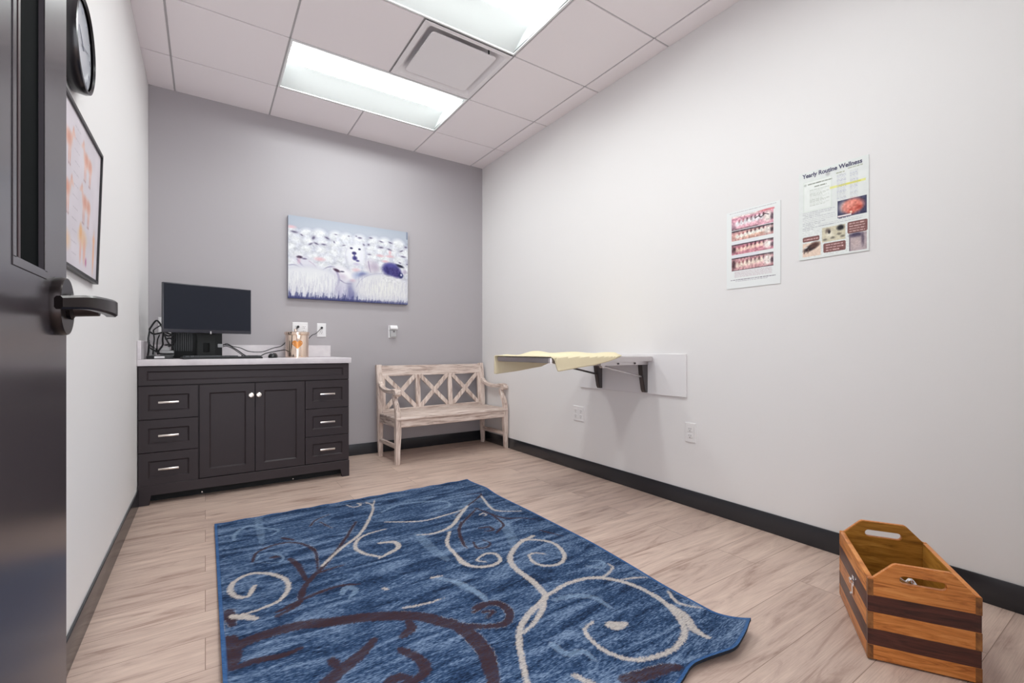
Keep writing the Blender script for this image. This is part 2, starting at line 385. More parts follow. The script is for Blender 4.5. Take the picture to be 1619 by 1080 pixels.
def sheet_mesh(name, sheet, place, m, parent, back):
    """place(u, v) -> front point arrays; back: offset vector to the rear face"""
    nu, nv = sheet.nu, sheet.nv; F = np.stack(place(sheet.U, sheet.V), -1).reshape(-1, 3)
    if parent is not None:
        inv = np.array(MW[parent.name].inverted()); F = F @ inv[:3, :3].T + inv[:3, 3]; back = np.array(back) @ inv[:3, :3].T
    idx = np.arange(nu*nv).reshape(nv, nu)
    q = np.stack([idx[:-1, :-1], idx[1:, :-1], idx[1:, 1:], idx[:-1, 1:]], -1).reshape(-1, 4)
    ring = np.concatenate([idx[0, :], idx[1:, -1], idx[-1, -2::-1], idx[-2:0:-1, 0]])
    n0 = len(F); B = F[ring] + np.array(back); V = np.concatenate([F, B]); k = len(ring)
    bi = n0 + np.arange(k); side = np.stack([ring, np.roll(ring, -1), np.roll(bi, -1), bi], -1)
    faces = q.tolist() + side.tolist() + [bi.tolist()]
    me = bpy.data.meshes.new(name); me.from_pydata(V.tolist(), [], faces); me.materials.append(m)
    C = lin(np.clip(sheet.C, 0, 255)).reshape(-1, 3); C = np.concatenate([C, C[ring]]); C = np.concatenate([C, np.ones((len(C), 1))], 1)
    set_paint(me, C); me.update()
    o = bpy.data.objects.new(name, me); COL.objects.link(o)
    if parent is not None: o.parent = parent; MW[o.name] = MW[parent.name]
    return o
# ================================================================== the room
YF = 0.072            # room face of the front wall (the camera stands in its doorway)
def struct(name, bm, m, parent=None, **k): 
    o = obj(name, bm, m, parent, **k); o['kind'] = 'structure'; return o
struct('floor', bx(NB(), XL-0.1, XR+0.1, -1.2, YB+0.1, -0.05, 0), FLOOR)
struct('wall_left', bx(NB(), XL-0.1, XL, -0.02, YB+0.1, 0, H+0.12), WALL)
struct('wall_right', bx(NB(), XR, XR+0.1, -0.02, YB+0.1, 0, H+0.12), WALL)
struct('wall_back', bx(NB(), XL, XR, YB, YB+0.1, 0, H+0.12), ACCENT)
wf = NB()
bx(wf, XL, -0.262, YF-0.12, YF, 0, H+0.12); bx(wf, 0.70, XR, YF-0.12, YF, 0, H+0.12); bx(wf, -0.262, 0.70, YF-0.12, YF, 2.15, H+0.12)
struct('wall_front', wf, WALL)
bt = 0.010
def base_profile(bm, x0, x1, y0, y1): bx(bm, x0, x1, y0, y1, 0, 0.099, 0.003, 2)
b = NB(); base_profile(b, XL, XL+bt, YF, 3.49); struct('baseboard_left', b, BASEB)
b = NB(); base_profile(b, XR-bt, XR, YF, YB-bt); struct('baseboard_right', b, BASEB)
b = NB(); base_profile(b, 0.885, XR, YB-bt, YB); struct('baseboard_back', b, BASEB)

# suspended ceiling: tiles in a narrow reveal grid
gx = [XL, -0.1839, 0.4257, 1.0353, 1.6449, 2.2545, XR]
gy = [YF, 0.604, 1.2136, 1.8232, 2.4328, 3.0424, 3.652, YB]
open_cells = {(2,5),(3,5),(2,3),(3,3),(3,4),(2,1),(3,1)}
ce = NB(); g = 0.0055
for i in range(6):
    for j in range(7):
        if (i, j) in open_cells: continue
        a0, a1, c0, c1 = gx[i]+g, gx[i+1]-g, gy[j]+g, gy[j+1]-g
        if i == 0: a0 = XL
        if i == 5: a1 = XR
        if j == 6: c1 = YB
        if j == 0: c0 = YF
        bx(ce, a0, a1, c0, c1, H, H+0.018, 0.0015)
bx(ce, XL, XR, YF, YB, H+0.11, H+0.12)
struct('ceiling', ce, TILE)
gb = NB(); lights_at = {(2,5),(2,3),(2,1)}
zg0, zg1 = H+0.006, H+0.03
for i in range(1, 6):
    bx(gb, gx[i]-g, gx[i]+g, YF, YB, zg0, zg1) if i != 3 else None
for (c0, c1) in ((YF, gy[1]), (gy[2], gy[3]), (gy[4], gy[5]), (gy[6], YB)): bx(gb, gx[3]-g, gx[3]+g, c0, c1, zg0, zg1)
for j in range(1, 7): bx(gb, XL, XR, gy[j]-g, gy[j]+g, zg0, zg1)
struct('trim_1', gb, GRID)

# recessed 2 by 4 troffers
def troffer(j, label):
    x0, x1, y0, y1 = gx[2]+g, gx[4]-g, gy[j]+g, gy[j+1]-g
    t = thing('ceiling_light', label, 'ceiling light', ((x0+x1)/2, (y0+y1)/2, H), group='recessed ceiling lights')
    W, D = (x1-x0)/2, (y1-y0)/2
    fr = NB(); e = 0.013
    for a0, a1, c0, c1 in ((-W, W, -D, -D+e), (-W, W, D-e, D), (-W, -W+e, -D+e, D-e), (W-e, W, -D+e, D-e)): bx(fr, a0, a1, c0, c1, -0.001, 0.012, 0.001)
    obj('light_frame', fr, REFL, t)
    # vaulted reflector, shade put into its grey tone: rises from both long edges to the lens
    rf = NB(); prof = []
    for k in range(13):
        s = k/12; prof.append((-D+e+(D-e-0.09)*s, 0.004+0.080*math.sin(s*math.pi/2)))
    prof2 = prof + [(-y, z) for y, z in prof[::-1]]
    rows = [[rf.verts.new((x, y, z)) for x in (-W+e, W-e)] for y, z in prof2]
    for k in range(len(rows)-1): rf.faces.new((rows[k][0], rows[k][1], rows[k+1][1], rows[k+1][0]))
    for sx in (-1, 1):
        x = sx*(W-e); 
        top = [rf.verts.new((x, y, z)) for y, z in prof2]; rf.faces.new(top)
    obj('reflector', rf, RFLT, t, recalc=False)
    ln = NB(); P = [( -0.090+0.180*k/16, 0.082-0.034*math.sin(math.pi*k/16)) for k in range(17)]
    rows = [[ln.verts.new((x, y, z)) for x in (-W+e+0.001, W-e-0.001)] for y, z in P]
    for k in range(16): ln.faces.new((rows[k][0], rows[k+1][0], rows[k+1][1], rows[k][1]))
    obj('lens', ln, LENS, t, recalc=False)
    hs = NB(); bx(hs, -W, W, -D, D, 0.086, 0.096); obj('housing', hs, REFL, t)
troffer(5, 'recessed ceiling light nearest the grey back wall')
troffer(3, 'recessed ceiling light at the top edge of the photo, nearer than the air vent')
troffer(1, 'added unseen ceiling light near the doorway, brightening the near wall and crate')  # added lamp out of view, keeps the near wall and crate lit

# square plaque air diffuser
x0, x1, y0, y1 = gx[3]+g, gx[4]-g, gy[4]+g, gy[5]-g
t = thing('ceiling_vent', 'white square plaque air vent between the two ceiling lights', 'air vent', ((x0+x1)/2, (y0+y1)/2, H))
W = (x1-x0)/2; D = (y1-y0)/2
vb = NB(); n = 6
def rr_ring(bm, hw, z, r):
    return [bm.verts.new((a, b_, z)) for a, b_ in rrect(-hw, hw, -hw, hw, r, n)]
rings = [rr_ring(vb, W, 0.0, 0.003), rr_ring(vb, W-0.03, 0.0, 0.03), rr_ring(vb, W-0.036, 0.006, 0.035), rr_ring(vb, W-0.075, 0.050, 0.03), rr_ring(vb, W-0.10, 0.062, 0.02)]
for k in range(len(rings)-1):
    m_ = len(rings[k])
    for i in range(m_):
        q = (i+1) % m_; vb.faces.new((rings[k][i], rings[k][q], rings[k+1][q], rings[k+1][i]))
vb.faces.new(rings[-1]); obj('vent_frame', vb, VENTP, t, recalc=False)
pb = NB(); rings = [rr_ring(pb, W-0.078, 0.012, 0.02), rr_ring(pb, W-0.074, 0.006, 0.022), rr_ring(pb, W-0.076, 0.0, 0.022)]
for k in range(2):
    m_ = len(rings[k])
    for i in range(m_):
        q = (i+1) % m_; pb.faces.new((rings[k][i], rings[k][q], rings[k+1][q], rings[k+1][i]))
pb.faces.new(rings[0]); pb.faces.new(rings[-1]); bx(pb, -0.02, 0.02, -0.02, 0.02, 0.012, 0.06)
pq = obj('vent_plaque', pb, VENTP, t)
obj('clip', cyl(NB(), (0.16, -W+0.068, 0.004), (0.16, -W+0.068, 0.05), 0.005, seg=10), BLACKM, pq)

# ================================================================== the open door at the left
DX, DE = -0.191, 1.04    # room face of the open leaf, its free edge
t = thing('door_1', 'dark painted door standing open along the left wall', None, (DX, 0.125, 0), kind='structure')
lf = NB(); y0, y1 = 0.125, DE; x0, x1 = DX-0.045, DX
ly0, ly1, lz0, lz1 = 0.793, 0.915, 1.042, 1.72
for a, b_, c, d in ((y0, ly0, 0.012, 2.12), (ly1, y1, 0.012, 2.12), (ly0, ly1, 0.012, lz0), (ly0, ly1, lz1, 2.12)):
    bx(lf, x0, x1, a, b_, c, d)
bmesh.ops.remove_doubles(lf, verts=lf.verts[:], dist=1e-5)
obj('door_leaf', lf, DOORP, t, world=True, smooth=False)
fr = NB(); e = 0.010
for X0, X1 in ((x1, x1+0.0012), (x0-0.0012, x0)):
    bx(fr, X0, X1, ly0-e, ly1+e, lz0-e, lz0+0.002, 0.001); bx(fr, X0, X1, ly0-e, ly1+e, lz1-0.002, lz1+e, 0.001)
    bx(fr, X0, X1, ly0-e, ly0+0.002, lz0, lz1, 0.001); bx(fr, X0, X1, ly1-0.002, ly1+e, lz0, lz1, 0.001)
fo = obj('vision_panel_frame', fr, DOORP, t, world=True)
obj('vision_panel_glass', bx(NB(), x1-0.012, x1-0.006, ly0, ly1, lz0, lz1), GLASSD, t, world=True, label='narrow dark glass strip')
gs = NB(); bx(gs, x1-0.0062, x1-0.0050, ly0+0.034, ly0+0.042, lz0, lz1); obj('glazing_bead', gs, mat('dark_red_brown_bead', rgb(62, 46, 48), 0.4), t, world=True)
HY, HZ = 0.98, 0.9977
def handle(sx, xf):
    h = lathe(NB(), [(0.0445, 0), (0.0450, sx*0.010), (0.0435, sx*0.013), (0.0, sx*0.0132)], (xf, HY, HZ), 'X', 40)
    r_ = obj('handle_rose', h, DOORB, t, world=True)
    lathe_ = lathe(NB(), [(0.019, sx*0.012), (0.0205, sx*0.018), (0.0155, sx*0.021), (0.0135, sx*0.05), (0.0, sx*0.05)], (xf, HY, HZ), 'X', 28)
    obj('handle_neck', lathe_, DOORB, r_, world=True)
    lv = NB(); pth = spline([(xf+sx*0.062, HY+0.014, HZ), (xf+sx*0.063, HY-0.02, HZ), (xf+sx*0.060, HY-0.06, HZ), (xf+sx*0.050, HY-0.10, HZ), (xf+sx*0.028, HY-0.135, HZ-0.004)], 6)
    rings = []
    for i, p in enumerate(pth):
        d = Vector(pth[min(i+1, len(pth)-1)]) - Vector(pth[max(i-1, 0)]); d.normalize(); nn = Vector((d.y, -d.x, 0)); f = i/(len(pth)-1)
        hw, th, c = 0.0135-0.0045*f, 0.0085-0.0025*f, 0.003
        sec = [(-th+c, -hw), (th-c, -hw), (th, -hw+c), (th, hw-c), (th-c, hw), (-th+c, hw), (-th, hw-c), (-th, -hw+c)]
        rings.append([lv.verts.new(Vector(p)+nn*a+Vector((0, 0, b_))) for a, b_ in sec])
    for k in range(len(rings)-1):
        for i in range(8): j = (i+1) % 8; lv.faces.new((rings[k][i], rings[k][j], rings[k+1][j], rings[k+1][i]))
    lv.faces.new(rings[0]); lv.faces.new(rings[-1][::-1])
    obj('handle_lever', lv, DOORB, r_, world=True)
handle(1, x1)
for z in (0.25, 1.07, 1.9): obj('hinge', cyl(NB(), (x0-0.002, 0.118, z-0.05), (x0-0.002, 0.118, z+0.05), 0.007, seg=12), DOORB, t, world=True)
b = NB(); bx(b, -0.262, -0.243, YF-0.12, YF+0.004, 0, 2.15); bx(b, 0.68, 0.70, YF-0.12, YF+0.004, 0, 2.15); bx(b, -0.243, 0.68, YF-0.12, YF+0.004, 2.13, 2.15)
struct('trim_2', b, DOORP)

# ================================================================== left wall: clock and framed chart
t = thing('wall_clock', 'round black rimmed clock with a white face, high on the left wall', 'clock', (XL, 1.855, 1.84))
rim = NB(); prof = [(0.118, 0.0), (0.133, 0.004), (0.136, 0.030), (0.133, 0.040), (0.127, 0.0415), (0.123, 0.036)]
seg = 64; rings = [[rim.verts.new((h, r*math.cos(2*math.pi*i/seg), r*math.sin(2*math.pi*i/seg))) for i in range(seg)] for r, h in prof]
for k in range(len(rings)-1):
    for i in range(seg): j = (i+1) % seg; rim.faces.new((rings[k][i], rings[k][j], rings[k+1][j], rings[k+1][i]))
rim.faces.new(rings[0]); obj('clock_rim', rim, CLOCKR, t)
obj('clock_face', cyl(NB(), (0.026, 0, 0), (0.030, 0, 0), 0.1245, seg=64), CLOCKF, t)
nm = NB()
for k in range(12):
    a = R(30*k); r0, r1 = (0.098, 0.114)
    for s_ in (-1, 1) if k % 3 == 0 else (0,):
        c0 = Vector((0.0305, math.sin(a)*r0+math.cos(a)*0.004*s_, math.cos(a)*r0-math.sin(a)*0.004*s_)); c1 = Vector((0.0305, math.sin(a)*r1+math.cos(a)*0.004*s_, math.cos(a)*r1-math.sin(a)*0.004*s_))
        cyl(nm, c0, c1, 0.0014, seg=6)
obj('hour_mark', nm, CLOCKG, t)['kind'] = 'stuff'
for nme, a, L_, w_ in (('hour_hand', 305, 0.062, 0.0016), ('minute_hand', 80, 0.095, 0.0012)):
    hb = NB(); cyl(hb, (0.032, -math.sin(R(a))*0.015, -math.cos(R(a))*0.015), (0.032, math.sin(R(a))*L_, math.cos(R(a))*L_), w_, w_*0.5, seg=6); obj(nme, hb, CLOCKG, t)

# framed anatomy chart, its top leaning a little off the wall
t = thing('framed_chart', 'black framed chart of orange animal figures below the clock', 'picture', (XL, 1.9, 1.165))
FY0, FY1, FZ0, FZ1 = 1.60, 2.20, 1.165, 1.630
def fx(z, d=0.0): return XL+0.006+0.014*(z-FZ0)/(FZ1-FZ0)+d
fb = NB(); fw = 0.010
def lean(bm, ya, yb, za, zb, d0, d1):
    vs = [bm.verts.new((fx(z, d), y, z)) for d in (d0, d1) for y in (ya, yb) for z in (za, zb)]
    for f in ((0,1,3,2), (4,6,7,5), (0,4,5,1), (2,3,7,6), (1,5,7,3), (0,2,6,4)): bm.faces.new([vs[i] for i in f])
lean(fb, FY0, FY1, FZ1-fw, FZ1, -0.004, 0.010); lean(fb, FY0, FY1, FZ0, FZ0+fw, -0.004, 0.010)
lean(fb, FY0, FY0+fw, FZ0+fw, FZ1-fw, -0.004, 0.010); lean(fb, FY1-fw, FY1, FZ0+fw, FZ1-fw, -0.004, 0.010)
obj('picture_frame', fb, FRAMEB, t, world=True)
S = Sheet(201, 161, 0.58/0.445, (214, 206, 213))
def beast(s, cu, cv, k, flip=1, a=0.62, c=(226, 176, 156), c2=(206, 136, 112)):
    e = lambda du, dv, ru, rv, col=c, rot=0: s.ell(cu+du*k*flip, cv+dv*k, ru*k, rv*k, col, 0.5, a, rot*flip)
    e(0, 0, 0.105, 0.055); e(0.05, -0.008, 0.05, 0.05, c2); e(-0.07, 0.0, 0.045, 0.05, c2)
    e(0.115, -0.05, 0.05, 0.028, c, -50); e(0.155, -0.085, 0.04, 0.020, c, 25); e(0.14, -0.115, 0.01, 0.02, c2)
    for du in (-0.09, -0.06, 0.05, 0.085):
        e(du, 0.075, 0.014, 0.06); e(du, 0.135, 0.008, 0.045, c2); e(du+0.006, 0.178, 0.012, 0.009, (150, 110, 110))
    e(-0.115, 0.02, 0.007, 0.06)
    for i in range(5): s.line([(cu+(-0.06+0.03*i)*k*flip, cv-0.04*k), (cu+(-0.05+0.03*i)*k*flip, cv+0.035*k)], 0.004*k, c2, 0.7)
beast(S, 0.66, 0.20, 0.85, -1); beast(S, 0.20, 0.22, 0.85); beast(S, 0.66, 0.50, 0.85, -1); beast(S, 0.20, 0.53, 0.85)
S.ell(0.60, 0.76, 0.09, 0.06, (232, 190, 150), 0.5, 0.8); S.ell(0.55, 0.72, 0.03, 0.05, (228, 170, 110), 0.5, 0.8); S.ell(0.65, 0.84, 0.03, 0.08, (226, 170, 150), 0.5, 0.8); S.ell(0.56, 0.86, 0.02, 0.07, (226, 170, 150), 0.5, 0.8)
S.ell(0.89, 0.80, 0.022, 0.14, (230, 168, 128), 0.5, 0.85); S.ell(0.89, 0.70, 0.03, 0.03, (232, 176, 140), 0.5, 0.8); S.ell(0.70, 0.91, 0.018, 0.03, (180, 90, 140), 0.4, 0.8); S.ell(0.22, 0.85, 0.10, 0.06, (232, 190, 150), 0.5, 0.8)
for k in range(12): S.text(0.35+0.02*(k % 2), 0.47, 0.08+0.075*k, 0.006, (150, 140, 150), 0.5, k)
S.noise(14, (10, 8), 3)
sheet_mesh('chart_print', S, lambda u, v: (fx(FZ1-fw-(FZ1-FZ0-2*fw)*v, 0.004), FY0+fw+(FY1-FY0-2*fw)*u, FZ1-fw-(FZ1-FZ0-2*fw)*v), PRINT, t, (-0.006, 0, 0))

# ================================================================== canvas print of sheep on the back wall
t = thing('canvas_print', 'unframed canvas photo of a white dog in a flock of sheep, on the grey wall', 'picture', (1.064, YB, 1.351))
PX0, PX1, PZ0, PZ1 = 0.558, 1.570, 1.351, 2.026
S = Sheet(361, 241, 1.5, (238, 240, 244))
# pale grey sky over the flock
S.C[:] = np.array((166, 174, 188.)); S.ell(0.5, 0.14, 0.42, 0.10, (190, 196, 206), 1.0, 0.8)
def f(x, y):   # coordinates on the print -> u, v
    u = (x-155)/1135.0; t0 = 135+(x-155)*0.1366; t1 = 905+(x-155)*0.0529; return u, (y-t0)/(t1-t0)
wool = (224, 226, 229); lav = (172, 174, 194)
def E(x, y, rx, ry, c, soft=0.4, a=1.0, rot=0):
    u, v = f(x, y); S.ell(u, v, rx/1135, ry/750, c, soft, a, rot)
def Ln(pts, w_, c, a=0.8): S.line([f(x, y) for x, y in spline(pts, 5)], w_, c, a, 0.8)
S.blend(np.clip((S.V-(0.19-0.015*np.sin(S.U*9)))*30, 0, 1), (198, 200, 212))
# back rows: woolly humps one behind another, each with a soft edge
rs = np.random.RandomState(31)
for row, (yb0, n_, ry) in enumerate(((296, 9, 60), (375, 10, 58), (450, 9, 62), (520, 9, 60), (590, 8, 60))):
    for i in range(n_):
        x = 170+1130*(i+0.5*(row % 2)+0.25*rs.rand())/n_; y = yb0+(x-155)*0.115+14*(rs.rand()-0.5)
        E(x, y+6, 84, ry+12, (168, 170, 190), 0.35, 0.6); E(x-4, y, 68, ry, wool, 0.3, 0.97)
S.noise(22, (44, 30), 5, (S.V > 0.15)); S.noise(26, (120, 80), 6, (S.V > 0.15))
dk = (84, 78, 106)
for x, y, rx, ry, q in ((205, 292, 34, 12, 5), (268, 320, 16, 8, 30), (370, 345, 22, 18, -50), (345, 402, 24, 9, -30), (395, 398, 26, 10, 20), (460, 405, 26, 10, 0), (490, 345, 28, 12, 25), (570, 312, 14, 6, 0), (555, 382, 12, 8, 60), (645, 412, 20, 6, -15), (690, 325, 9, 6, 0), (762, 325, 9, 6, 0), (797, 341, 24, 10, 0), (903, 341, 20, 9, 0), (835, 405, 14, 12, 40), (882, 404, 12, 12, 0), (1010, 376, 24, 8, 10), (1105, 386, 26, 9, 15), (1008, 430, 30, 12, 0), (1095, 450, 30, 10, 15), (1222, 465, 26, 8, -25), (1268, 430, 18, 10, 0), (1240, 518, 32, 9, 5), (890, 495, 20, 8, 0), (1283, 590, 10, 8, 0), (1205, 575, 16, 8, 20)):
    E(x, y, rx, ry, (150, 146, 170), 0.9, 0.6, q); E(x, y, rx*0.7, ry*0.6, dk, 0.6, 0.85, q)
for x, y, rx, ry in ((425, 542, 38, 16), (1000, 507, 32, 11), (1100, 514, 34, 11), (762, 642, 32, 17), (1100, 480, 12, 22), (180, 245, 34, 12), (1050, 560, 30, 10)):
    E(x, y, rx, ry, (222, 178, 186), 0.7, 0.85)
# the white dog looking out from the middle
E(755, 505, 88, 108, (206, 206, 218), 0.8, 0.7); E(757, 495, 80, 92, (232, 233, 235), 0.4); E(700, 520, 18, 60, (226, 226, 234), 0.5); E(815, 520, 18, 60, (226, 226, 234), 0.5)
Ln([(672, 440), (660, 500), (672, 570)], 0.010, (196, 194, 212), 0.5); Ln([(845, 440), (858, 500), (850, 580)], 0.010, (196, 194, 212), 0.5)
E(715, 437, 14, 9, (52, 48, 90), 0.3); E(793, 447, 12, 9, (52, 48, 90), 0.3)
E(742, 484, 21, 15, (52, 48, 104), 0.3); E(744, 505, 5, 16, (90, 86, 140), 0.5); E(748, 530, 22, 20, (58, 54, 116), 0.4); E(775, 555, 16, 9, (76, 72, 130), 0.5); E(765, 585, 28, 12, (196, 190, 212), 0.6)
# middle row: two faces turned left
E(300, 585, 110, 54, (214, 212, 224), 0.5, 0.9, 28); Ln([(230, 545), (280, 610), (350, 655), (385, 660)], 0.016, (150, 144, 176), 0.7); Ln([(330, 560), (380, 600), (400, 640)], 0.010, (190, 176, 196), 0.8)
E(250, 525, 24, 12, (62, 44, 70), 0.4); E(292, 540, 20, 7, (110, 100, 132), 0.5, 0.9); E(245, 560, 12, 26, (206, 170, 190), 0.7, 0.7); E(380, 655, 14, 8, (120, 110, 140), 0.6, 0.8)
Ln([(160, 600), (210, 598), (270, 628), (350, 662), (430, 650), (500, 615), (560, 612)], 0.012, (128, 124, 158), 0.75)
E(905, 610, 46, 58, (196, 184, 200), 0.7, 0.8); E(952, 625, 34, 44, (178, 164, 186), 0.7, 0.85); Ln([(880, 560), (890, 620), (905, 665)], 0.010, (140, 126, 160), 0.7)
# front row: a long fleece with its face turned right, and a rounded back
E(330, 740, 292, 136, (178, 178, 200), 0.15, 0.8); E(330, 745, 286, 128, (216, 216, 224), 0.15, 1); E(320, 735, 260, 108, (228, 229, 231), 0.7, 0.9)
E(650, 690, 112, 62, (208, 204, 218), 0.25, 1, 28); E(655, 678, 96, 46, (236, 235, 239), 0.5, 1, 28); Ln([(575, 650), (600, 720), (580, 800), (560, 860)], 0.020, (150, 146, 178), 0.7)
E(578, 645, 32, 13, (64, 42, 66), 0.4, 1, 22); E(628, 656, 20, 7, (84, 78, 104), 0.4); E(636, 704, 40, 22, (200, 188, 206), 0.7, 0.8, 20); E(735, 742, 30, 15, (212, 170, 186), 0.6, 0.9); Ln([(610, 735), (660, 765), (720, 770)], 0.012, (130, 122, 158), 0.8)
E(825, 700, 74, 38, (96, 114, 176), 0.6, 0.95); E(832, 692, 36, 24, (58, 62, 128), 0.5, 0.95)
E(640, 855, 66, 84, (184, 180, 204), 0.5, 0.95); E(712, 850, 46, 92, (104, 104, 154), 0.5, 0.95); E(650, 850, 26, 70, (214, 212, 224), 0.7, 0.8)
E(1035, 806, 298, 148, (160, 160, 188), 0.12, 0.8); E(1035, 812, 290, 140, (204, 204, 216), 0.12, 1); E(1040, 805, 268, 122, (226, 226, 224), 0.7, 0.95); Ln([(760, 800), (800, 740), (880, 690), (990, 674), (1120, 690), (1240, 730)], 0.008, (170, 168, 192), 0.6)
E(1112, 636, 92, 62, (54, 50, 112), 0.25); E(1165, 668, 62, 46, (62, 54, 116), 0.3, 1, 20); E(1205, 605, 42, 13, (22, 24, 48), 0.4, 1, 15); E(1110, 598, 54, 20, (88, 86, 156), 0.8, 0.8); E(1215, 693, 25, 27, (36, 40, 98), 0.3); E(1219, 688, 10, 12, (214, 214, 232), 0.4); E(1256, 660, 24, 20, (182, 172, 194), 0.7); S.noise(30, (90, 60), 16, ((S.U > 0.75) & (S.V > 0.5) & (S.V < 0.72)))
r_ = np.random.RandomState(4)
for k in range(620):      # strands of fleece hanging on the two front animals
    u = r_.rand(); v0 = 0.66+0.26*r_.rand()
    if 0.40 < u < 0.54: continue
    S.line([(u, v0), (u-0.004+0.006*r_.rand(), v0+0.05+0.05*r_.rand())], 0.0045, (238, 238, 238) if r_.rand() > 0.5 else (186, 184, 202), 0.5, 0.7)
S.blend(np.clip((S.V-0.965)*40, 0, 1)*np.clip(1.25-S.U*0.7, 0.3, 1)*0.9, (52, 54, 98))
for k in range(230):      # dark gaps between the locks along the lower edge
    u = r_.rand(); k_ = 0.6 if u > 0.55 else 1.0; v0 = 1.0-(0.03+0.15*r_.rand()**2)*k_
    x1_ = u+0.022*(r_.rand()-0.2); S.line([(x1_, v0), ((x1_+u)/2, (v0+1)/2)], 0.003, (84, 88, 140), 0.5*k_, 0.8); S.line([((x1_+u)/2, (v0+1)/2), (u, 1.0)], 0.007+0.005*r_.rand(), (58, 62, 112), (0.45+0.45*r_.rand())*k_, 0.8)
S.rect(0.985, 1.0, 0.0, 0.10, (110, 118, 140), 0.6)
sheet_mesh('canvas_face', S, lambda u, v: (PX0+(PX1-PX0)*u, YB-0.032+0*u, PZ1-(PZ1-PZ0)*v), CANVAS, t, (0, 0.006, 0))
cb = NB(); bx(cb, PX0, PX1, YB-0.0265, YB-0.001, PZ0, PZ1, 0.002); obj('canvas_edge', cb, mat('canvas_side_dark', rgb(84, 88, 116), 0.7), t, world=True)

# ================================================================== posters on the right wall
def poster(name, label, y1, y0, z0, z1, sheet):     # y1 is its left edge as seen from the room
    t = thing(name, label, 'poster', (XR, (y0+y1)/2, z0))
    sheet_mesh('poster_sheet', sheet, lambda u, v: (XR-0.0035+0*u, y1-(y1-y0)*u, z1-(z1-z0)*v), PRINT, t, (0.0025, 0, 0)); return t
PW = (236, 238, 238)
S = Sheet(205, 299, 0.285/0.417, PW)
S.text(0.06, 0.93, 0.022, 0.007, (170, 160, 168), 0.8, 1, 0.02, 0.06); S.text(0.10, 0.55, 0.055, 0.006, (200, 190, 198), 0.6, 2)
strips = [(0.07, 0.245), (0.255, 0.385), (0.43, 0.565), (0.605, 0.775)]
for k, (v0, v1) in enumerate(strips):
    vm, hh = (v0+v1)/2, (v1-v0)/2; rs = np.random.RandomState(20+k)
    base = [(222, 160, 178), (206, 158, 160), (198, 132, 148), (196, 144, 150)][k]
    keep = S.C.copy(); S.rect(0.10, 0.88, v0, v1, base)
    if k > 0: S.rect(0.10, 0.88, v0, v0+0.018, (70, 62, 72), 0.8); S.ell(0.85, v0+0.01, 0.05, 0.02, (90, 78, 84), 0.5, 0.8)
    if k == 0: S.rect(0.10, 0.88, v0, v0+0.02, (240, 226, 222), 0.9); S.ell(0.78, 0.075, 0.16, 0.012, (220, 110, 122), 0.5, 0.9); S.ell(0.14, 0.20, 0.06, 0.05, (120, 96, 112), 0.6, 0.8); S.rect(0.10, 0.6, v1-0.015, v1, (110, 84, 92), 0.8)
    S.ell(0.48, vm+0.015, 0.34, hh*0.65, [(236, 190, 200), (232, 190, 168), (216, 150, 160), (232, 186, 186)][k], 0.6, 0.9)
    for i in range(7):
        u = 0.22+0.075*i; c = [(240, 236, 240), (250, 246, 238), (246, 214, 200), (238, 220, 206)][k]
        S.ell(u, vm+0.012-0.004*i, 0.042, hh*0.38, c, 0.4, 0.95); S.ell(u+0.037, vm-0.012-0.004*i, 0.016, hh*0.28, (70, 34, 44) if i > 1 else (170, 90, 100), 0.4, 0.9)
    S.ell(0.78, vm, 0.075, hh*0.72, (242, 232, 226), 0.4, 0.95); S.ell(0.86, vm+0.01, 0.03, hh*0.4, (60, 44, 56), 0.5, 0.8)
    if k == 0: S.line([(0.55, vm-0.01), (0.62, vm-0.03), (0.66, vm-0.005), (0.73, vm-0.04), (0.80, vm-0.02)], 0.010, (52, 34, 44), 0.9)
    if k in (2, 3): S.ell(0.14, vm, 0.04, hh*0.7, (78, 54, 60), 0.5, 0.85); 
    if k == 3: S.rect(0.10, 0.88, v1-0.012, v1, (84, 66, 74), 0.7)
    m_ = ((S.U > 0.10) & (S.U < 0.88) & (S.V > v0) & (S.V < v1)).astype(float); S.noise(60, (34, 46), 50+k, m_); S.noise(34, (80, 110), 60+k, m_)
    cl = m_[..., None] if k else np.maximum(m_, ((S.V < 0.09) & (S.V > 0.055) & (S.U > 0.5) & (S.U < 0.9)))[..., None]; S.C = S.C*cl+keep*(1-cl)
S.rect(0.10, 0.62, 0.397, 0.428, (232, 232, 238), 0.9); S.rect(0.10, 0.62, 0.572, 0.603, (228, 228, 236), 0.9)
for k in range(6): S.text(0.16, 0.86, 0.790+0.0135*k, 0.005, (196, 170, 180), 0.8, 30+k, 0.02, 0.07)
S.text(0.08, 0.92, 0.893, 0.009, (120, 110, 124), 0.9, 40, 0.02, 0.06); S.text(0.18, 0.78, 0.912, 0.006, (150, 140, 152), 0.8, 41, 0.02, 0.06)
poster('dental_poster', 'smaller white poster with four stacked pink photos of animal teeth', 1.440, 1.156, 1.263, 1.680, S)

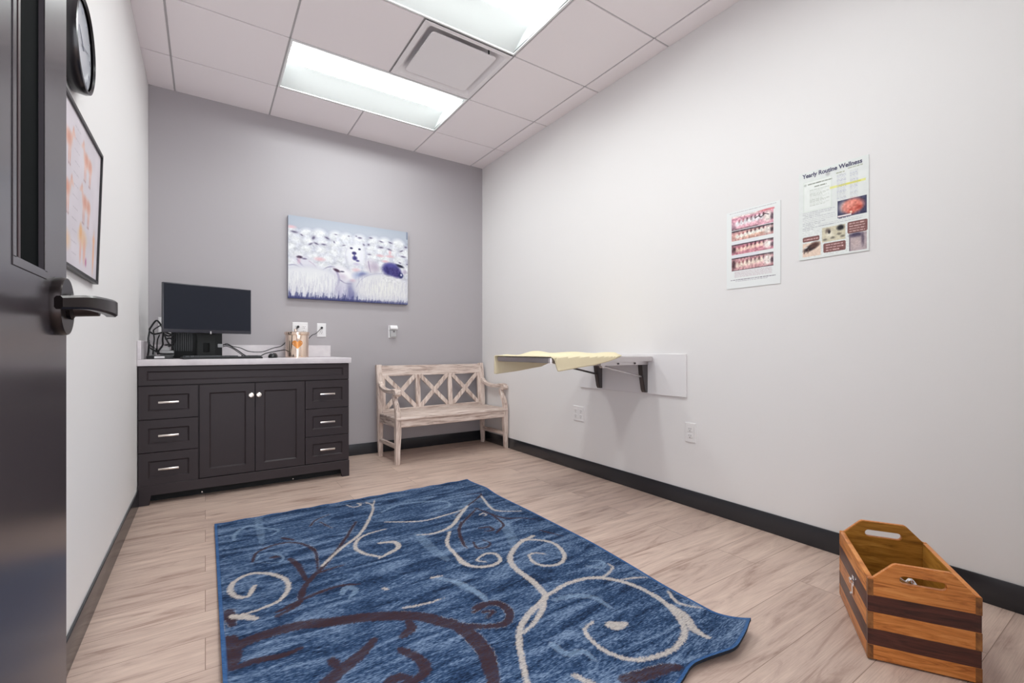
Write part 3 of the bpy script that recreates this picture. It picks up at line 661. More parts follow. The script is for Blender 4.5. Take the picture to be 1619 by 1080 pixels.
S = Sheet(211, 313, 0.281/0.417, (232, 235, 233))
S.rect(0.07, 0.50, 0.11, 0.46, (226, 232, 226), 0.9); S.rect(0.085, 0.485, 0.12, 0.45, (240, 243, 240), 0.9); S.ell(0.44, 0.085, 0.03, 0.02, (190, 190, 190), 0.5, 0.9)
S.ell(0.10, 0.15, 0.02, 0.012, (180, 186, 180), 0.5, 0.8)
S.text(0.14, 0.50, 0.150, 0.013, (128, 134, 120), 0.95, 3, 0.04, 0.08, 0.006); S.text(0.24, 0.42, 0.188, 0.012, (132, 138, 124), 0.95, 4, 0.04, 0.08, 0.006)
for k in range(14): S.text(0.17, 0.46-0.05*(k % 3), 0.22+0.0135*k, 0.005, (176, 182, 170), 0.8, 70+k, 0.02, 0.06)
S.rect(0.47, 0.96, 0.235, 0.262, (236, 234, 120), 0.7); S.rect(0.60, 0.90, 0.245, 0.256, (222, 212, 70), 0.7)
S.text(0.56, 0.68, 0.105, 0.011, (150, 156, 120), 0.9, 5, 0.03, 0.06); S.text(0.72, 0.92, 0.085, 0.010, (160, 164, 140), 0.9, 6, 0.03, 0.06)
for k in range(22):
    c = (170, 170, 196) if k % 3 else (186, 186, 190)
    S.text(0.57, 0.70, 0.130+0.0135*k, 0.005, c, 0.8, 90+k, 0.02, 0.05); S.text(0.75, 0.86, 0.118+0.0135*k, 0.005, c, 0.8, 120+k, 0.02, 0.05)
# photo of a pink mass on dark blue
S.rect(0.58, 0.975, 0.415, 0.600, (66, 66, 96)); S.ell(0.66, 0.49, 0.06, 0.055, (206, 190, 190), 0.5, 0.9)
S.ell(0.79, 0.50, 0.145, 0.078, (226, 134, 118), 0.25); S.ell(0.74, 0.47, 0.06, 0.035, (240, 158, 142), 0.5, 0.8); S.ell(0.87, 0.52, 0.04, 0.03, (196, 84, 70), 0.5, 0.8); S.ell(0.77, 0.55, 0.05, 0.03, (206, 96, 82), 0.5, 0.8); S.ell(0.765, 0.56, 0.016, 0.012, (246, 214, 190), 0.4)
S.ell(0.70, 0.51, 0.04, 0.03, (240, 160, 146), 0.5, 0.8); m_ = ((S.U > 0.64) & (S.U < 0.95) & (S.V > 0.42) & (S.V < 0.6)).astype(float); S.noise(50, (40, 60), 9, m_)
S.rect(0.585, 0.77, 0.575, 0.592, (246, 232, 232)); S.text(0.60, 0.75, 0.604, 0.010, (120, 114, 130), 0.9, 8)
for k in range(11): S.text(0.06+0.03*(k % 3 == 2), (0.54, 0.50, 0.32, 0.54, 0.56, 0.56, 0.40, 0.34, 0.24, 0.52, 0.22)[k], 0.470+0.0195*k, 0.006, (168, 168, 176), 0.85, 140+k, 0.02, 0.06)
for k in range(2): S.text(0.30, 0.92, 0.625+0.017*k, 0.006, (176, 176, 186), 0.8, 160+k, 0.02, 0.06)
br = (134, 92, 90)
def rbox(u0, u1, v0, v1, c): 
    S.rect(u0+0.01, u1-0.01, v0, v1, c); S.rect(u0, u1, v0+0.008, v1-0.008, c)
rbox(0.06, 0.315, 0.745, 0.800, br); S.text(0.08, 0.30, 0.773, 0.012, (236, 200, 196), 0.9, 11, 0.03, 0.06)
S.rect(0.06, 0.335, 0.815, 0.970, (238, 214, 196)); S.ell(0.19, 0.87, 0.12, 0.032, (52, 40, 44), 0.3, 1, -22); S.ell(0.24, 0.845, 0.07, 0.03, (96, 64, 58), 0.5, 0.9, -22); S.line([(0.10, 0.88), (0.08, 0.93)], 0.008, (90, 70, 66)); S.line([(0.15, 0.885), (0.14, 0.93)], 0.008, (120, 90, 80)); S.ell(0.11, 0.865, 0.03, 0.008, (220, 214, 210), 0.5, 0.9, -20)
S.rect(0.355, 0.69, 0.675, 0.835, (216, 208, 184)); S.ell(0.44, 0.72, 0.035, 0.028, (110, 96, 90), 0.5, 0.9); S.ell(0.62, 0.705, 0.05, 0.028, (40, 38, 44), 0.4, 1); S.ell(0.47, 0.76, 0.05, 0.03, (238, 232, 214), 0.5, 0.9)
for u, v in ((0.40, 0.81), (0.51, 0.80), (0.60, 0.77), (0.65, 0.80)): S.ell(u, v, 0.03, 0.012, (112, 106, 96), 0.5, 0.8)
S.ell(0.46, 0.73, 0.018, 0.02, (52, 46, 50), 0.4)
rbox(0.375, 0.695, 0.850, 0.955, br)
for k in range(3): S.text(0.41, 0.66-0.06*(k == 2), 0.873+0.029*k, 0.012, (240, 206, 204), 0.9, 15+k, 0.03, 0.07)
rbox(0.715, 0.985, 0.665, 0.790, br)
for k in range(4): S.text(0.74, 0.95, 0.688+0.027*k, 0.011, (236, 206, 200), 0.85, 19+k, 0.03, 0.07)
S.rect(0.74, 0.975, 0.795, 0.978, (184, 168, 172)); S.ell(0.83, 0.815, 0.08, 0.024, (56, 48, 76), 0.5, 0.95); S.ell(0.92, 0.87, 0.02, 0.06, (90, 78, 96), 0.5, 0.8); S.ell(0.83, 0.90, 0.06, 0.06, (206, 186, 184), 0.7, 0.8); S.rect(0.74, 0.755, 0.80, 0.978, (96, 84, 96), 0.8)
m_ = ((S.V > 0.67) & (S.U > 0.05) & (S.U < 0.98) & (S.V < 0.98)).astype(float); S.noise(22, (60, 90), 10, m_)
S.noise(5, (20, 30), 11)
t = poster('wellness_poster', 'larger white poster headed Yearly Routine Wellness with a yellow highlighted list', 1.070, 0.789, 1.361, 1.778, S)
cu = bpy.data.curves.new('title_text', 'FONT'); cu.body = 'Yearly Routine Wellness'; cu.size = 0.0275; cu.extrude = 0.0002; cu.offset = 0.0007
to = bpy.data.objects.new('title_text', cu); COL.objects.link(to)
dg = bpy.context.evaluated_depsgraph_get(); me = bpy.data.meshes.new_from_object(to.evaluated_get(dg)); bpy.data.objects.remove(to)
vs = np.array([v.co[:] for v in me.vertices]); wd = vs[:, 0].max()-vs[:, 0].min(); x_ = (vs[:, 0]-vs[:, 0].min())/wd
co = np.stack([-0.0040+0*x_, 0.281/2-0.281*(0.055+0.86*x_), 0.417*(1-0.066)+vs[:, 1]+0*x_], 1)
co[:, 0] -= (vs[:, 2] > 0)*0.0003
me.vertices.foreach_set('co', co.astype(np.float32).ravel()); me.materials.clear(); me.materials.append(TITLE); me.update()
to = bpy.data.objects.new('title_text', me); COL.objects.link(to); to.parent = t

# ================================================================== outlets
def outlet(name, label, pos, wall, gang=1, device='duplex', wd=None, tone=WPLAST, group=None):
    """pos: centre on the wall; wall 'B' (back) or 'R' (right)"""
    rz = 0.0 if wall == 'B' else R(-90)
    t = thing(name, label, 'outlet', pos, rz, group=group)
    W_ = (wd or (0.072 if gang == 1 else 0.118))/2; Hh = 0.058
    p = NB(); loft_rects(p, [(-W_, W_, -Hh, Hh, 0), (-W_, W_, -Hh, Hh, -0.003), (-W_+0.003, W_-0.003, -Hh+0.003, Hh-0.003, -0.006)]); obj('cover_plate', p, tone, t)
    cs = [0] if gang == 1 else [-W_/2, W_/2]
    for c in cs:
        for z in (-0.0195, 0.0195):
            q = NB(); bx(q, c-0.0165, c+0.0165, -0.008, -0.005, z-0.0145, z+0.0145, 0.002)
            bx(q, c-0.0075, c-0.0050, -0.0084, -0.0075, z-0.001, z+0.008, mi=1); bx(q, c+0.0050, c+0.0075, -0.0084, -0.0075, z-0.001, z+0.008, mi=1)
            n_ = len(q.faces); cyl(q, (c, -0.0075, z-0.008), (c, -0.0084, z-0.008), 0.003, seg=10)
            for f_ in list(q.faces)[n_:]: f_.material_index = 1
            obj('receptacle', q, [tone, SLOT], t)
    return t
def outlet_right(label, y, gang, wd, z=0.44): outlet('wall_outlet', label, (XR, y, z), 'R', gang, wd=wd, tone=IVORY, group='outlets on the white right wall')
outlet_right('wider white outlet plate low on the right wall, nearer the bench', 2.645, 2, 0.118)
outlet_right('narrow white outlet plate low on the right wall, nearer the wooden crate', 1.668, 1, 0.072)
t1 = outlet('wall_outlet', 'white double outlet plate on the grey wall behind the copper canister', (0.652, YB, 1.100), 'B', 2, group='outlets above the counter')
t2 = outlet('wall_outlet', 'narrow white outlet plate on the grey wall just right of the copper canister', (0.818, YB, 1.097), 'B', 1, group='outlets above the counter')
t3 = outlet('wall_outlet', 'white outlet plate on the grey wall half hidden behind the monitor', (-0.243, YB, 1.105), 'B', 1, group='outlets above the counter')

# white plug-in dispenser on its own plate right of the print
t = thing('plug_in_dispenser', 'small white hooded dispenser on a plate on the grey wall above the bench', 'dispenser', (1.432, YB, 1.098))
p = NB(); loft_rects(p, [(-0.036, 0.036, -0.058, 0.058, 0), (-0.036, 0.036, -0.058, 0.058, -0.003), (-0.033, 0.033, -0.055, 0.055, -0.006)]); obj('cover_plate', p, WPLAST, t)
p = NB(); bx(p, -0.024, 0.030, -0.030, -0.006, -0.050, 0.022, 0.004, 2); obj('dispenser_body', p, GPLAST, t)
p = NB(); prism(p, [(-0.006, 0.058), (-0.030, 0.056), (-0.050, 0.028), (-0.046, 0.018), (-0.006, 0.018)], [], 0.068, lambda a, b_, q: (-0.030+q, a, b_)); obj('dispenser_hood', p, WPLAST, t)
obj('sensor', cyl(NB(), (0.006, -0.0305, 0.0), (0.006, -0.0325, 0.0), 0.008, seg=16), mat('dark_grey_sensor', rgb(96, 92, 96), 0.4), t)

# ================================================================== vanity cabinet with its worktop
VX0, VX1, VY, VB = XL+0.002, 0.884, 3.486, YB-0.001
CT0, CT1 = 0.832, 0.872
t = thing('vanity_cabinet', 'charcoal grey vanity cabinet with six drawers and two doors', 'cabinet', (VX0, VY, 0))
b = NB(); yb_ = VY+0.020
bx(b, VX0, VX0+0.018, yb_, VB, 0.0, CT0, 0.001); bx(b, VX1-0.018, VX1, yb_, VB, 0.0, CT0, 0.001)
bx(b, VX0+0.018, VX1-0.018, yb_, yb_+0.018, 0.10, CT0); bx(b, VX0+0.018, VX1-0.018, VB-0.012, VB, 0.10, CT0); bx(b, VX0+0.018, VX1-0.018, yb_+0.018, VB-0.012, 0.10, 0.116)
carc = obj('cabinet_body', b, VAN, t, world=True)
b = NB(); bx(b, VX0+0.018, VX1-0.018, yb_+0.07, yb_+0.085, 0.0, 0.10); obj('toe_kick', b, VAN_IN, t, world=True)
b = NB()
prism(b, [(VX0, 0), (VX0+0.055, 0), (VX0+0.064, 0.057), (VX1-0.063, 0.057), (VX1-0.052, 0), (VX1, 0), (VX1, 0.118), (VX0, 0.118)], [], 0.026, lambda a, c, q: (a, VY-0.006+q, c))
bmesh.ops.bevel(b, geom=[e for e in b.edges if len(e.link_faces) == 2 and e.calc_face_angle(0) > 0.5], offset=0.0015, segments=1, affect='EDGES')
obj('base_rail', b, VAN, t, world=True)
for x in (-0.017, 0.518): obj('toe_screw', cyl(NB(), (x, yb_+0.071, 0.014), (x, yb_+0.062, 0.014), 0.004, seg=10), NICKEL, t, world=True)
def shaker(x0, x1, z0, z1, rail, railz=None, th=0.019, depth=0.009):
    railz = railz or rail; b = NB(); y = VY
    loft_rects(b, [(x0, x1, z0, z1, y+th), (x0, x1, z0, z1, y+0.0015), (x0+0.0015, x1-0.0015, z0+0.0015, z1-0.0015, y),
        (x0+rail, x1-rail, z0+railz, z1-railz, y), (x0+rail+0.002, x1-rail-0.002, z0+railz+0.002, z1-railz-0.002, y+0.003),
        (x0+rail+0.009, x1-rail-0.009, z0+railz+0.008, z1-railz-0.008, y+depth)])
    return b
def pull(cx_, cz, parent):
    b = NB(); y = VY-0.028
    bx(b, cx_-0.051, cx_+0.051, y-0.004, y+0.005, cz-0.0065, cz+0.0065, 0.0022, 2)
    for s in (-1, 1): bx(b, cx_+s*0.040-0.005, cx_+s*0.040+0.005, y+0.003, VY+0.001, cz-0.005, cz+0.005, 0.001)
    obj('drawer_pull', b, NICKEL, parent, world=True)
obj('top_fascia', shaker(VX0+0.003, VX1-0.002, 0.716, 0.829, 0.040, 0.028), VAN, t, world=True)
for x0, x1, hx in ((VX0+0.003, -0.037, -0.184), (0.585, VX1-0.002, 0.728)):
    for z0, z1 in ((0.512, 0.710), (0.314, 0.508), (0.122 if x0 > 0 else 0.110, 0.310)):
        d = obj('drawer', shaker(x0, x1, z0, z1, 0.046, 0.050), VAN, t, world=True); pull(hx, (z0+z1)/2+0.003, d)
for x0, x1, kx in ((-0.030, 0.2745, 0.252), (0.2775, 0.581, 0.297)):
    d = obj('cabinet_door', shaker(x0, x1, 0.122, 0.710, 0.051, 0.052), VAN, t, world=True)
    k = lathe(NB(), [(0.0065, 0), (0.006, -0.012), (0.009, -0.016), (0.0155, -0.021), (0.016, -0.025), (0.012, -0.029), (0.0, -0.030)], (kx, VY, 0.631), 'Y', 28)
    obj('door_knob', k, NICKEL, d, world=True)
t = thing('countertop', 'white stone countertop slab on the charcoal cabinet', 'countertop', (VX0, VY, CT0))
b = NB(); bx(b, XL+0.001, 0.896, VY-0.018, VB, CT0+0.001, CT1, 0.003, 2); obj('top_slab', b, COUNTER, t, world=True)
b = NB(); bx(b, XL+0.001, 0.889, VB-0.020, VB, CT1+0.0005, 0.967, 0.002); tag(obj('backsplash', b, COUNTER), 'long low white stone backsplash standing against the grey wall behind the canister', 'backsplash')
b = NB(); bx(b, XL+0.001, XL+0.020, VY-0.010, VB-0.0205, CT1+0.0005, 0.985, 0.002); tag(obj('side_splash', b, COUNTER), 'short white stone splash strip on the left wall beside the tangled leads', 'backsplash')

# ------------------------------------------------------------------ things on the countertop
Z0 = CT1
t = thing('computer_monitor', 'black flat computer monitor on a stand, screen off, turned toward the room', 'monitor', (0.021, 3.650, Z0), R(18.0))
b = NB(); bx(b, -0.258, 0.258, -0.012, 0.012, 0.168, 0.481, 0.004, 2); bx(b, -0.17, 0.17, 0.010, 0.035, 0.22, 0.43, 0.010, 2); obj('monitor_housing', b, BEZEL, t)
obj('screen', bx(NB(), -0.251, 0.251, -0.0135, -0.0115, 0.190, 0.474), SCREEN, t)
obj('badge', bx(NB(), 0.002, 0.010, -0.0145, -0.011, 0.163, 0.181, 0.001), CHROME, t)
b = NB()
prism(b, [(-0.052, 0.008), (0.052, 0.008), (0.050, 0.30), (-0.050, 0.30)], [rrect(-0.020, 0.020, 0.040, 0.105, 0.008, 3)], 0.020, lambda a, c, q: (a, 0.048+q, c)); obj('stand_column', b, BLACKM, t)
b = NB(); bx(b, -0.045, 0.045, 0.03, 0.052, 0.26, 0.36, 0.004); obj('tilt_hinge', b, BLACKM, t)
b = NB(); prism(b, rrect(-0.115, 0.115, -0.005, 0.135, 0.02), [], 0.010, lambda a, c, q: (a, c, 0.0005+q)); obj('stand_base', b, BLACKM, t)

t = thing('desktop_computer', 'small black desktop computer standing behind the monitor', 'computer', (-0.046, 3.90, Z0))
b = NB(); bx(b, -0.146, 0.146, -0.045, 0.045, 0.0, 0.285, 0.006, 2)
for k in range(9): bx(b, -0.13+0.012*k, -0.124+0.012*k, -0.0462, -0.0448, 0.05, 0.235, mi=1)
obj('computer_case', b, [BLACKM, BLACKP], t); obj('port_block', bx(NB(), 0.118, 0.150, -0.050, -0.020, 0.075, 0.100, 0.003), GPLAST, t)

t = thing('keyboard', 'black computer keyboard lying in front of the monitor', 'keyboard', (0.095, 3.565, Z0), R(9))
b = NB(); loft_rects(b, [(-0.222, 0.222, -0.068, 0.068, 0.0), (-0.222, 0.222, -0.068, 0.068, 0.010), (-0.217, 0.217, -0.063, 0.063, 0.014)], order='XY'); obj('keyboard_case', b, BLACKP, t)
kp = []
for r_i in range(5):
    x = -0.210; wds = [0.0175]*18
    y = 0.050-0.0245*r_i
    for i in range(15 if r_i < 4 else 8):
        wk = 0.017
        if r_i == 4: wk = (0.022, 0.022, 0.022, 0.115, 0.022, 0.022, 0.022, 0.022)[i]
        kp.append((x, x+wk, y-0.018, y)); x += wk+0.0025
    for i in range(4): kp.append((0.118+0.0245*i, 0.118+0.0245*i+0.020, y-0.018, y))
kcol = mat('dark_grey_keycap', rgb(66, 68, 72), 0.5)
kb = NB()
for a0, a1, c0, c1 in kp: loft_rects(kb, [(a0, a1, c0, c1, 0.0135), (a0+0.0015, a1-0.0015, c0+0.0015, c1-0.0012, 0.0205)], cap_first=False, order='XY')
o = obj('keys', kb, kcol, t, smooth=False); o['kind'] = 'stuff'

t = thing('computer_mouse', 'black computer mouse on the counter left of the copper canister', 'mouse', (0.410, 3.735, Z0), R(70))
b = NB(); rings = []
for z, s, dx in ((0.0, 0.92, 0), (0.006, 1.0, 0), (0.016, 0.97, 0.001), (0.026, 0.82, 0.004), (0.033, 0.55, 0.008), (0.036, 0.22, 0.010)):
    rings.append([b.verts.new((dx+0.052*s*math.cos(a), 0.030*s*math.sin(a)*(1-0.12*math.cos(a)), z)) for a in [2*math.pi*i/28 for i in range(28)]])
for k in range(5):
    for i in range(28): j = (i+1) % 28; b.faces.new((rings[k][i], rings[k][j], rings[k+1][j], rings[k+1][i]))
b.faces.new(rings[0]); b.faces.new(rings[-1]); obj('mouse_body', b, BLACKP, t)
obj('scroll_wheel', cyl(NB(), (-0.022, -0.003, 0.0275), (-0.022, 0.003, 0.0275), 0.007, seg=16), GPLAST, t)

t = thing('copper_canister', 'shiny copper canister with an orange heart mark, at the right of the counter', 'canister', (0.606, 3.975, Z0))
b = NB(); lathe(b, [(0.082, 0.0), (0.0845, 0.003), (0.0845, 0.183), (0.0825, 0.186), (0.0, 0.186)], (0, 0, 0), 'Z', 56); obj('canister_body', b, COPPER, t)
b = NB(); lathe(b, [(0.0850, 0.176), (0.0925, 0.178), (0.0935, 0.190), (0.0925, 0.197), (0.088, 0.200), (0.050, 0.203), (0.0, 0.204)], (0, 0, 0), 'Z', 56); l_ = obj('canister_lid', b, COPPER, t)
b = NB(); lathe(b, [(0.006, 0.203), (0.005, 0.209), (0.010, 0.216), (0.010, 0.221), (0.0, 0.225)], (-0.012, 0, 0), 'Z', 24); obj('lid_knob', b, COPPER, l_)
# heart mark wrapped on the front of the body
b = NB(); ht = []
for k in range(40):
    a = 2*math.pi*k/40; hx = 16*math.sin(a)**3; hz = 13*math.cos(a)-5*math.cos(2*a)-2*math.cos(3*a)-math.cos(4*a)
    ht.append((hx/17*0.041, 0.102+hz/17*0.042))
def wrap(x, z, r): a = x/0.0845 - R(97); return (r*math.cos(a), r*math.sin(a), z)
ctr = b.verts.new(wrap(0, 0.105, 0.0850)); mid = [b.verts.new(wrap(x*0.5, 0.105+(z-0.105)*0.5, 0.0850)) for x, z in ht]; out_ = [b.verts.new(wrap(x, z, 0.0850)) for x, z in ht]; inn = [b.verts.new(wrap(x, z, 0.0843)) for x, z in ht]
for i in range(40):
    j = (i+1) % 40; b.faces.new((ctr, mid[i], mid[j])); b.faces.new((mid[i], out_[i], out_[j], mid[j])); b.faces.new((out_[i], inn[i], inn[j], out_[j]))
obj('heart_mark', b, mat('orange_enamel', rgb(222, 146, 78), 0.25, 0.35), t)

# cords
def cord(name, label, pts, r, plug=None, m=BLACKP, group=None):
    o = obj(name, tube(NB(), pts, r, 8, 8), m); tag(o, label, 'cord', group)
    return o
c1 = cord('computer_lead', 'black cord running from the computer up to the double outlet plate', [(0.100, 3.885, 0.958), (0.13, 3.93, 0.975), (0.165, 3.97, 0.957), (0.216, 3.98, 0.945), (0.277, 4.0, 0.918), (0.365, 4.01, 0.915), (0.438, 4.03, 0.942), (0.512, 4.075, 0.965), (0.565, 4.09, 1.03), (0.618, 4.095, 1.095), (0.634, 4.115, 1.117)], 0.0032, group='black cords behind the monitor')
obj('plug', lathe(NB(), [(0.010, 0.0), (0.011, -0.012), (0.007, -0.022), (0.0, -0.023)], (0.634, YB-0.0084, 1.1195), 'Y', 16), BLACKP, c1)
cord('usb_cable', 'black cable dropping from the computer to the keyboard', [(0.100, 3.885, 0.950), (0.125, 3.87, 0.957), (0.165, 3.84, 0.938), (0.20, 3.78, 0.908), (0.235, 3.72, 0.8795), (0.245, 3.67, 0.8765)], 0.0030)
cord('monitor_cable', 'thick black cable looping low along the counter toward the canister', [(0.104, 3.89, 0.968), (0.14, 3.88, 0.962), (0.19, 3.86, 0.930), (0.25, 3.84, 0.885), (0.320, 3.84, 0.878), (0.375, 3.86, 0.903), (0.45, 3.90, 0.920), (0.53, 4.02, 0.930), (0.545, 4.07, 0.925)], 0.0036)
c2 = cord('charger_lead', 'short black cord from the narrow outlet plate down behind the canister', [(0.818, 4.112, 1.1165), (0.80, 4.09, 1.10), (0.765, 4.08, 1.065), (0.735, 4.085, 1.050), (0.70, 4.09, 1.00), (0.68, 4.09, 0.90), (0.67, 4.07, 0.8755)], 0.0026)
obj('plug', lathe(NB(), [(0.009, 0.0), (0.010, -0.010), (0.006, -0.018), (0.0, -0.019)], (0.818, YB-0.0084, 1.1165), 'Y', 16), BLACKP, c2)

# bundle of leads in the left corner
L = [[(-.309,1.054),(-.303,1.073),(-.274,1.119),(-.250,1.089),(-.235,1.052)],[(-.309,1.047),(-.286,1.032),(-.241,1.044)],[(-.286,1.036),(-.286,1.058),(-.253,1.086)],
[(-.309,1.05),(-.311,1.035),(-.315,.998),(-.309,.965),(-.268,.923),(-.262,.905)],[(-.286,1.032),(-.283,.998),(-.286,.965),(-.29,.90)],[(-.256,1.029),(-.268,.991),(-.271,.923),(-.265,.90)],
[(-.235,1.052),(-.241,.999),(-.241,.961),(-.262,.923),(-.266,.90)],[(-.232,1.045),(-.186,1.023),(-.183,.984),(-.202,.961),(-.223,.999),(-.235,1.037)],[(-.311,.990),(-.314,.924),(-.313,.882),(-.268,.879)],
[(-.309,.946),(-.268,.916),(-.247,.905),(-.18,.904)],[(-.235,.961),(-.196,.961),(-.19,.931),(-.244,.908)],[(-.236,1.04),(-.20,1.05),(-.185,1.035),(-.21,1.02),(-.232,1.03)],[(-.23,1.00),(-.20,1.005),(-.185,.97),(-.215,.95)]]
t = thing('cable_bundle', 'tall tangle of looped black leads in the corner left of the monitor', 'cables', (-0.26, 3.72, Z0))
for k, l in enumerate(L):
    dy = [0.0, 0.012, -0.012, 0.02, -0.008, 0.01, -0.015, 0.018, 0.0, -0.02, 0.022, 0.0, 0.02][k]
    pts = [(x+0.012, 3.72+dy+0.012*math.sin(7*i+k), z) for i, (x, z) in enumerate(l)]
    obj('lead', tube(NB(), pts, 0.0052 if k not in (2, 4, 5) else 0.0036, 8, 6), BLACKP, t, world=True)
t = thing('docking_station', 'flat black docking box with a white label under the tangled leads', 'docking station', (-0.245, 3.70, Z0))
b = NB(); bx(b, -0.062, 0.075, -0.05, 0.05, 0.0, 0.020, 0.003, 2); obj('dock_case', b, BLACKP, t); obj('label', bx(NB(), -0.022, 0.030, -0.0510, -0.0495, 0.005, 0.0175), WPLAST, t)
for nme, lab, p, rz, sz in (('power_adapter', 'pale grey power adapter, upper one resting among the tangled leads', (-0.218, 3.735, Z0+0.0535), 8, (0.050, 0.024, 0.024)), ('power_adapter', 'pale grey power adapter lying flat on the docking box, right of the leads', (-0.205, 3.715, Z0+0.020), -6, (0.070, 0.030, 0.033)), ('power_adapter', 'upright pale adapter at the left among the tangled leads', (-0.282, 3.735, Z0+0.020), 3, (0.030, 0.024, 0.048))):
    b = NB(); bx(b, -sz[0]/2, sz[0]/2, -sz[1]/2, sz[1]/2, 0, sz[2], 0.004, 2); o = obj(nme, b, GPLAST if sz[0] > 0.04 else GPLAST); tag(o, lab, 'adapter', 'adapters among the leads'); o.location = p; o.rotation_euler = (0, 0, R(rz))

# ================================================================== bench
BRZ = R(2.6)
t = thing('bench', 'whitewashed wooden bench with three crossed panels in its back', 'bench', (1.270, 3.566, 0), BRZ)
Lb, Db = 1.110, 0.455; lw = 0.046
def taper_leg(bm, x0, y0, inward):
    rings = []
    for z, s in ((0.0, 0.030), (0.012, 0.034), (0.14, 0.0385), (0.24, lw), (0.362, lw)):
        a0 = x0 if inward > 0 else x0+lw-s; rings.append([bm.verts.new(p) for p in ((a0, y0, z), (a0+s, y0, z), (a0+s, y0+s, z), (a0, y0+s, z))])
    for k in range(len(rings)-1):
        for i in range(4): j = (i+1) % 4; bm.faces.new((rings[k][i], rings[k][j], rings[k+1][j], rings[k+1][i]))
    bm.faces.new(rings[0]); bm.faces.new(rings[-1])
    return bm
for x0, s in ((0.0, 1), (Lb-lw, -1)):
    b = taper_leg(NB(), x0, 0.0, s)
    bmesh.ops.bevel(b, geom=b.edges[:], offset=0.003, segments=1, affect='EDGES'); obj('leg', b, BENZ, t)
    # curved support from the front leg up to the arm
    sp = NB(); path = spline([(x0+lw/2, 0.024, 0.355), (x0+lw/2, 0.022, 0.405), (x0+lw/2, 0.040, 0.455), (x0+lw/2, 0.075, 0.510), (x0+lw/2, 0.092, 0.560)], 5)
    bar(sp, path, lambda f: lw-0.012*f, lambda f: 0.046-0.014*f); obj('arm_support', sp, BENZ, t)
    # arm: dips then ends in a rounded scroll
    ar = NB(); path = spline([(x0+lw/2, Db-0.035, 0.640), (x0+lw/2, Db-0.09, 0.602), (x0+lw/2, 0.26, 0.582), (x0+lw/2, 0.15, 0.583), (x0+lw/2, 0.08, 0.594), (x0+lw/2, 0.035, 0.590)], 5)
    bar(ar, path, lambda f: 0.036+0.016*f, lambda f: 0.030+0.004*f)
    cyl(ar, (x0-0.003, 0.034, 0.578), (x0+lw+0.003, 0.034, 0.578), 0.026, seg=20); obj('arm', ar, BENY, t)
    # rear leg and back post in one piece, leaning back above the seat
    bp_ = NB(); path = [(x0+lw/2, Db-0.050, 0.0), (x0+lw/2, Db-0.038, 0.16), (x0+lw/2, Db-0.036, 0.36), (x0+lw/2, Db-0.032, 0.50), (x0+lw/2, Db-0.016, 0.68), (x0+lw/2, Db+0.004, 0.795)]
    bar(bp_, path, lambda f: 0.034+min(f*3, 1)*0.016, lambda f: 0.036+min(f*3, 1)*0.006); obj('back_post', bp_, BENZ, t)
    st = NB(); bx(st, x0+0.010, x0+0.034, 0.036, Db-0.05, 0.125, 0.158, 0.003); obj('side_stretcher', st, BENY, t)
    sa = NB(); bx(sa, x0+0.010, x0+0.036, 0.040, Db-0.05, 0.298, 0.360, 0.002); obj('side_apron', sa, BENY, t)
b = NB(); bx(b, lw-0.002, Lb-lw+0.002, 0.006, 0.030, 0.298, 0.360, 0.003); obj('front_apron', b, BENX, t)
b = NB(); bx(b, lw-0.002, Lb-lw+0.002, Db-0.055, Db-0.035, 0.305, 0.362, 0.003); obj('back_apron', b, BENX, t)
b = NB(); bx(b, 0.004, Lb-0.004, -0.008, Db-0.076, 0.360, 0.380, 0.006, 2); obj('seat', b, BENX, t)
def bk(z): 
    zs = (0.36, 0.50, 0.68, 0.795); ys = (Db-0.036, Db-0.032, Db-0.016, Db+0.004)
    return float(np.interp(z, zs, ys))
def back_bar(bm, xa, za, xb, zb, w_, th, off=0.0):
    a = Vector((xa, bk(za)+off, za)); c = Vector((xb, bk(zb)+off, zb)); d = (c-a).normalized(); n_ = Vector((0, 1, 0)); n_ = (n_-d*n_.dot(d)).normalized(); s_ = d.cross(n_)
    vs = []
    for p in (a, c):
        for i, j in ((-1,-1),(1,-1),(1,1),(-1,1)): vs.append(bm.verts.new(p+s_*(w_/2*i)+n_*(th/2*j)))
    fs = [bm.faces.new([vs[i] for i in q]) for q in ((0,1,2,3),(7,6,5,4),(0,4,5,1),(1,5,6,2),(2,6,7,3),(3,7,4,0))]
    bmesh.ops.bevel(bm, geom=list({e for f_ in fs for e in f_.edges}), offset=0.002, segments=1, affect='EDGES'); return bm
obj('top_rail', back_bar(NB(), 0.046, 0.742, Lb-0.046, 0.742, 0.094, 0.028), BENX, t)
obj('lower_rail', back_bar(NB(), 0.046, 0.386, Lb-0.046, 0.391, 0.036, 0.026), BENX, t)
ix0, ix1 = 0.074, Lb-0.074; sw = 0.042
for x in (0.060, Lb-0.060): obj('back_stile', back_bar(NB(), x, 0.400, x, 0.702, 0.026, 0.026), BENZ, t); ow = (ix1-ix0-2*sw)/3
for k in range(2):
    x = ix0+ow+sw/2+k*(ow+sw); obj('back_slat', back_bar(NB(), x, 0.404, x, 0.702, sw, 0.024), BENZ, t)
for k in range(3):
    xa = ix0+k*(ow+sw)
    for s, off in ((0, 0.001), (1, -0.001)):
        a, c = (xa+0.002, xa+ow-0.002) if s == 0 else (xa+ow-0.002, xa+0.002)
        obj('cross_brace', back_bar(NB(), a, 0.408, c, 0.696, 0.038, 0.018, off), BENZ, t)

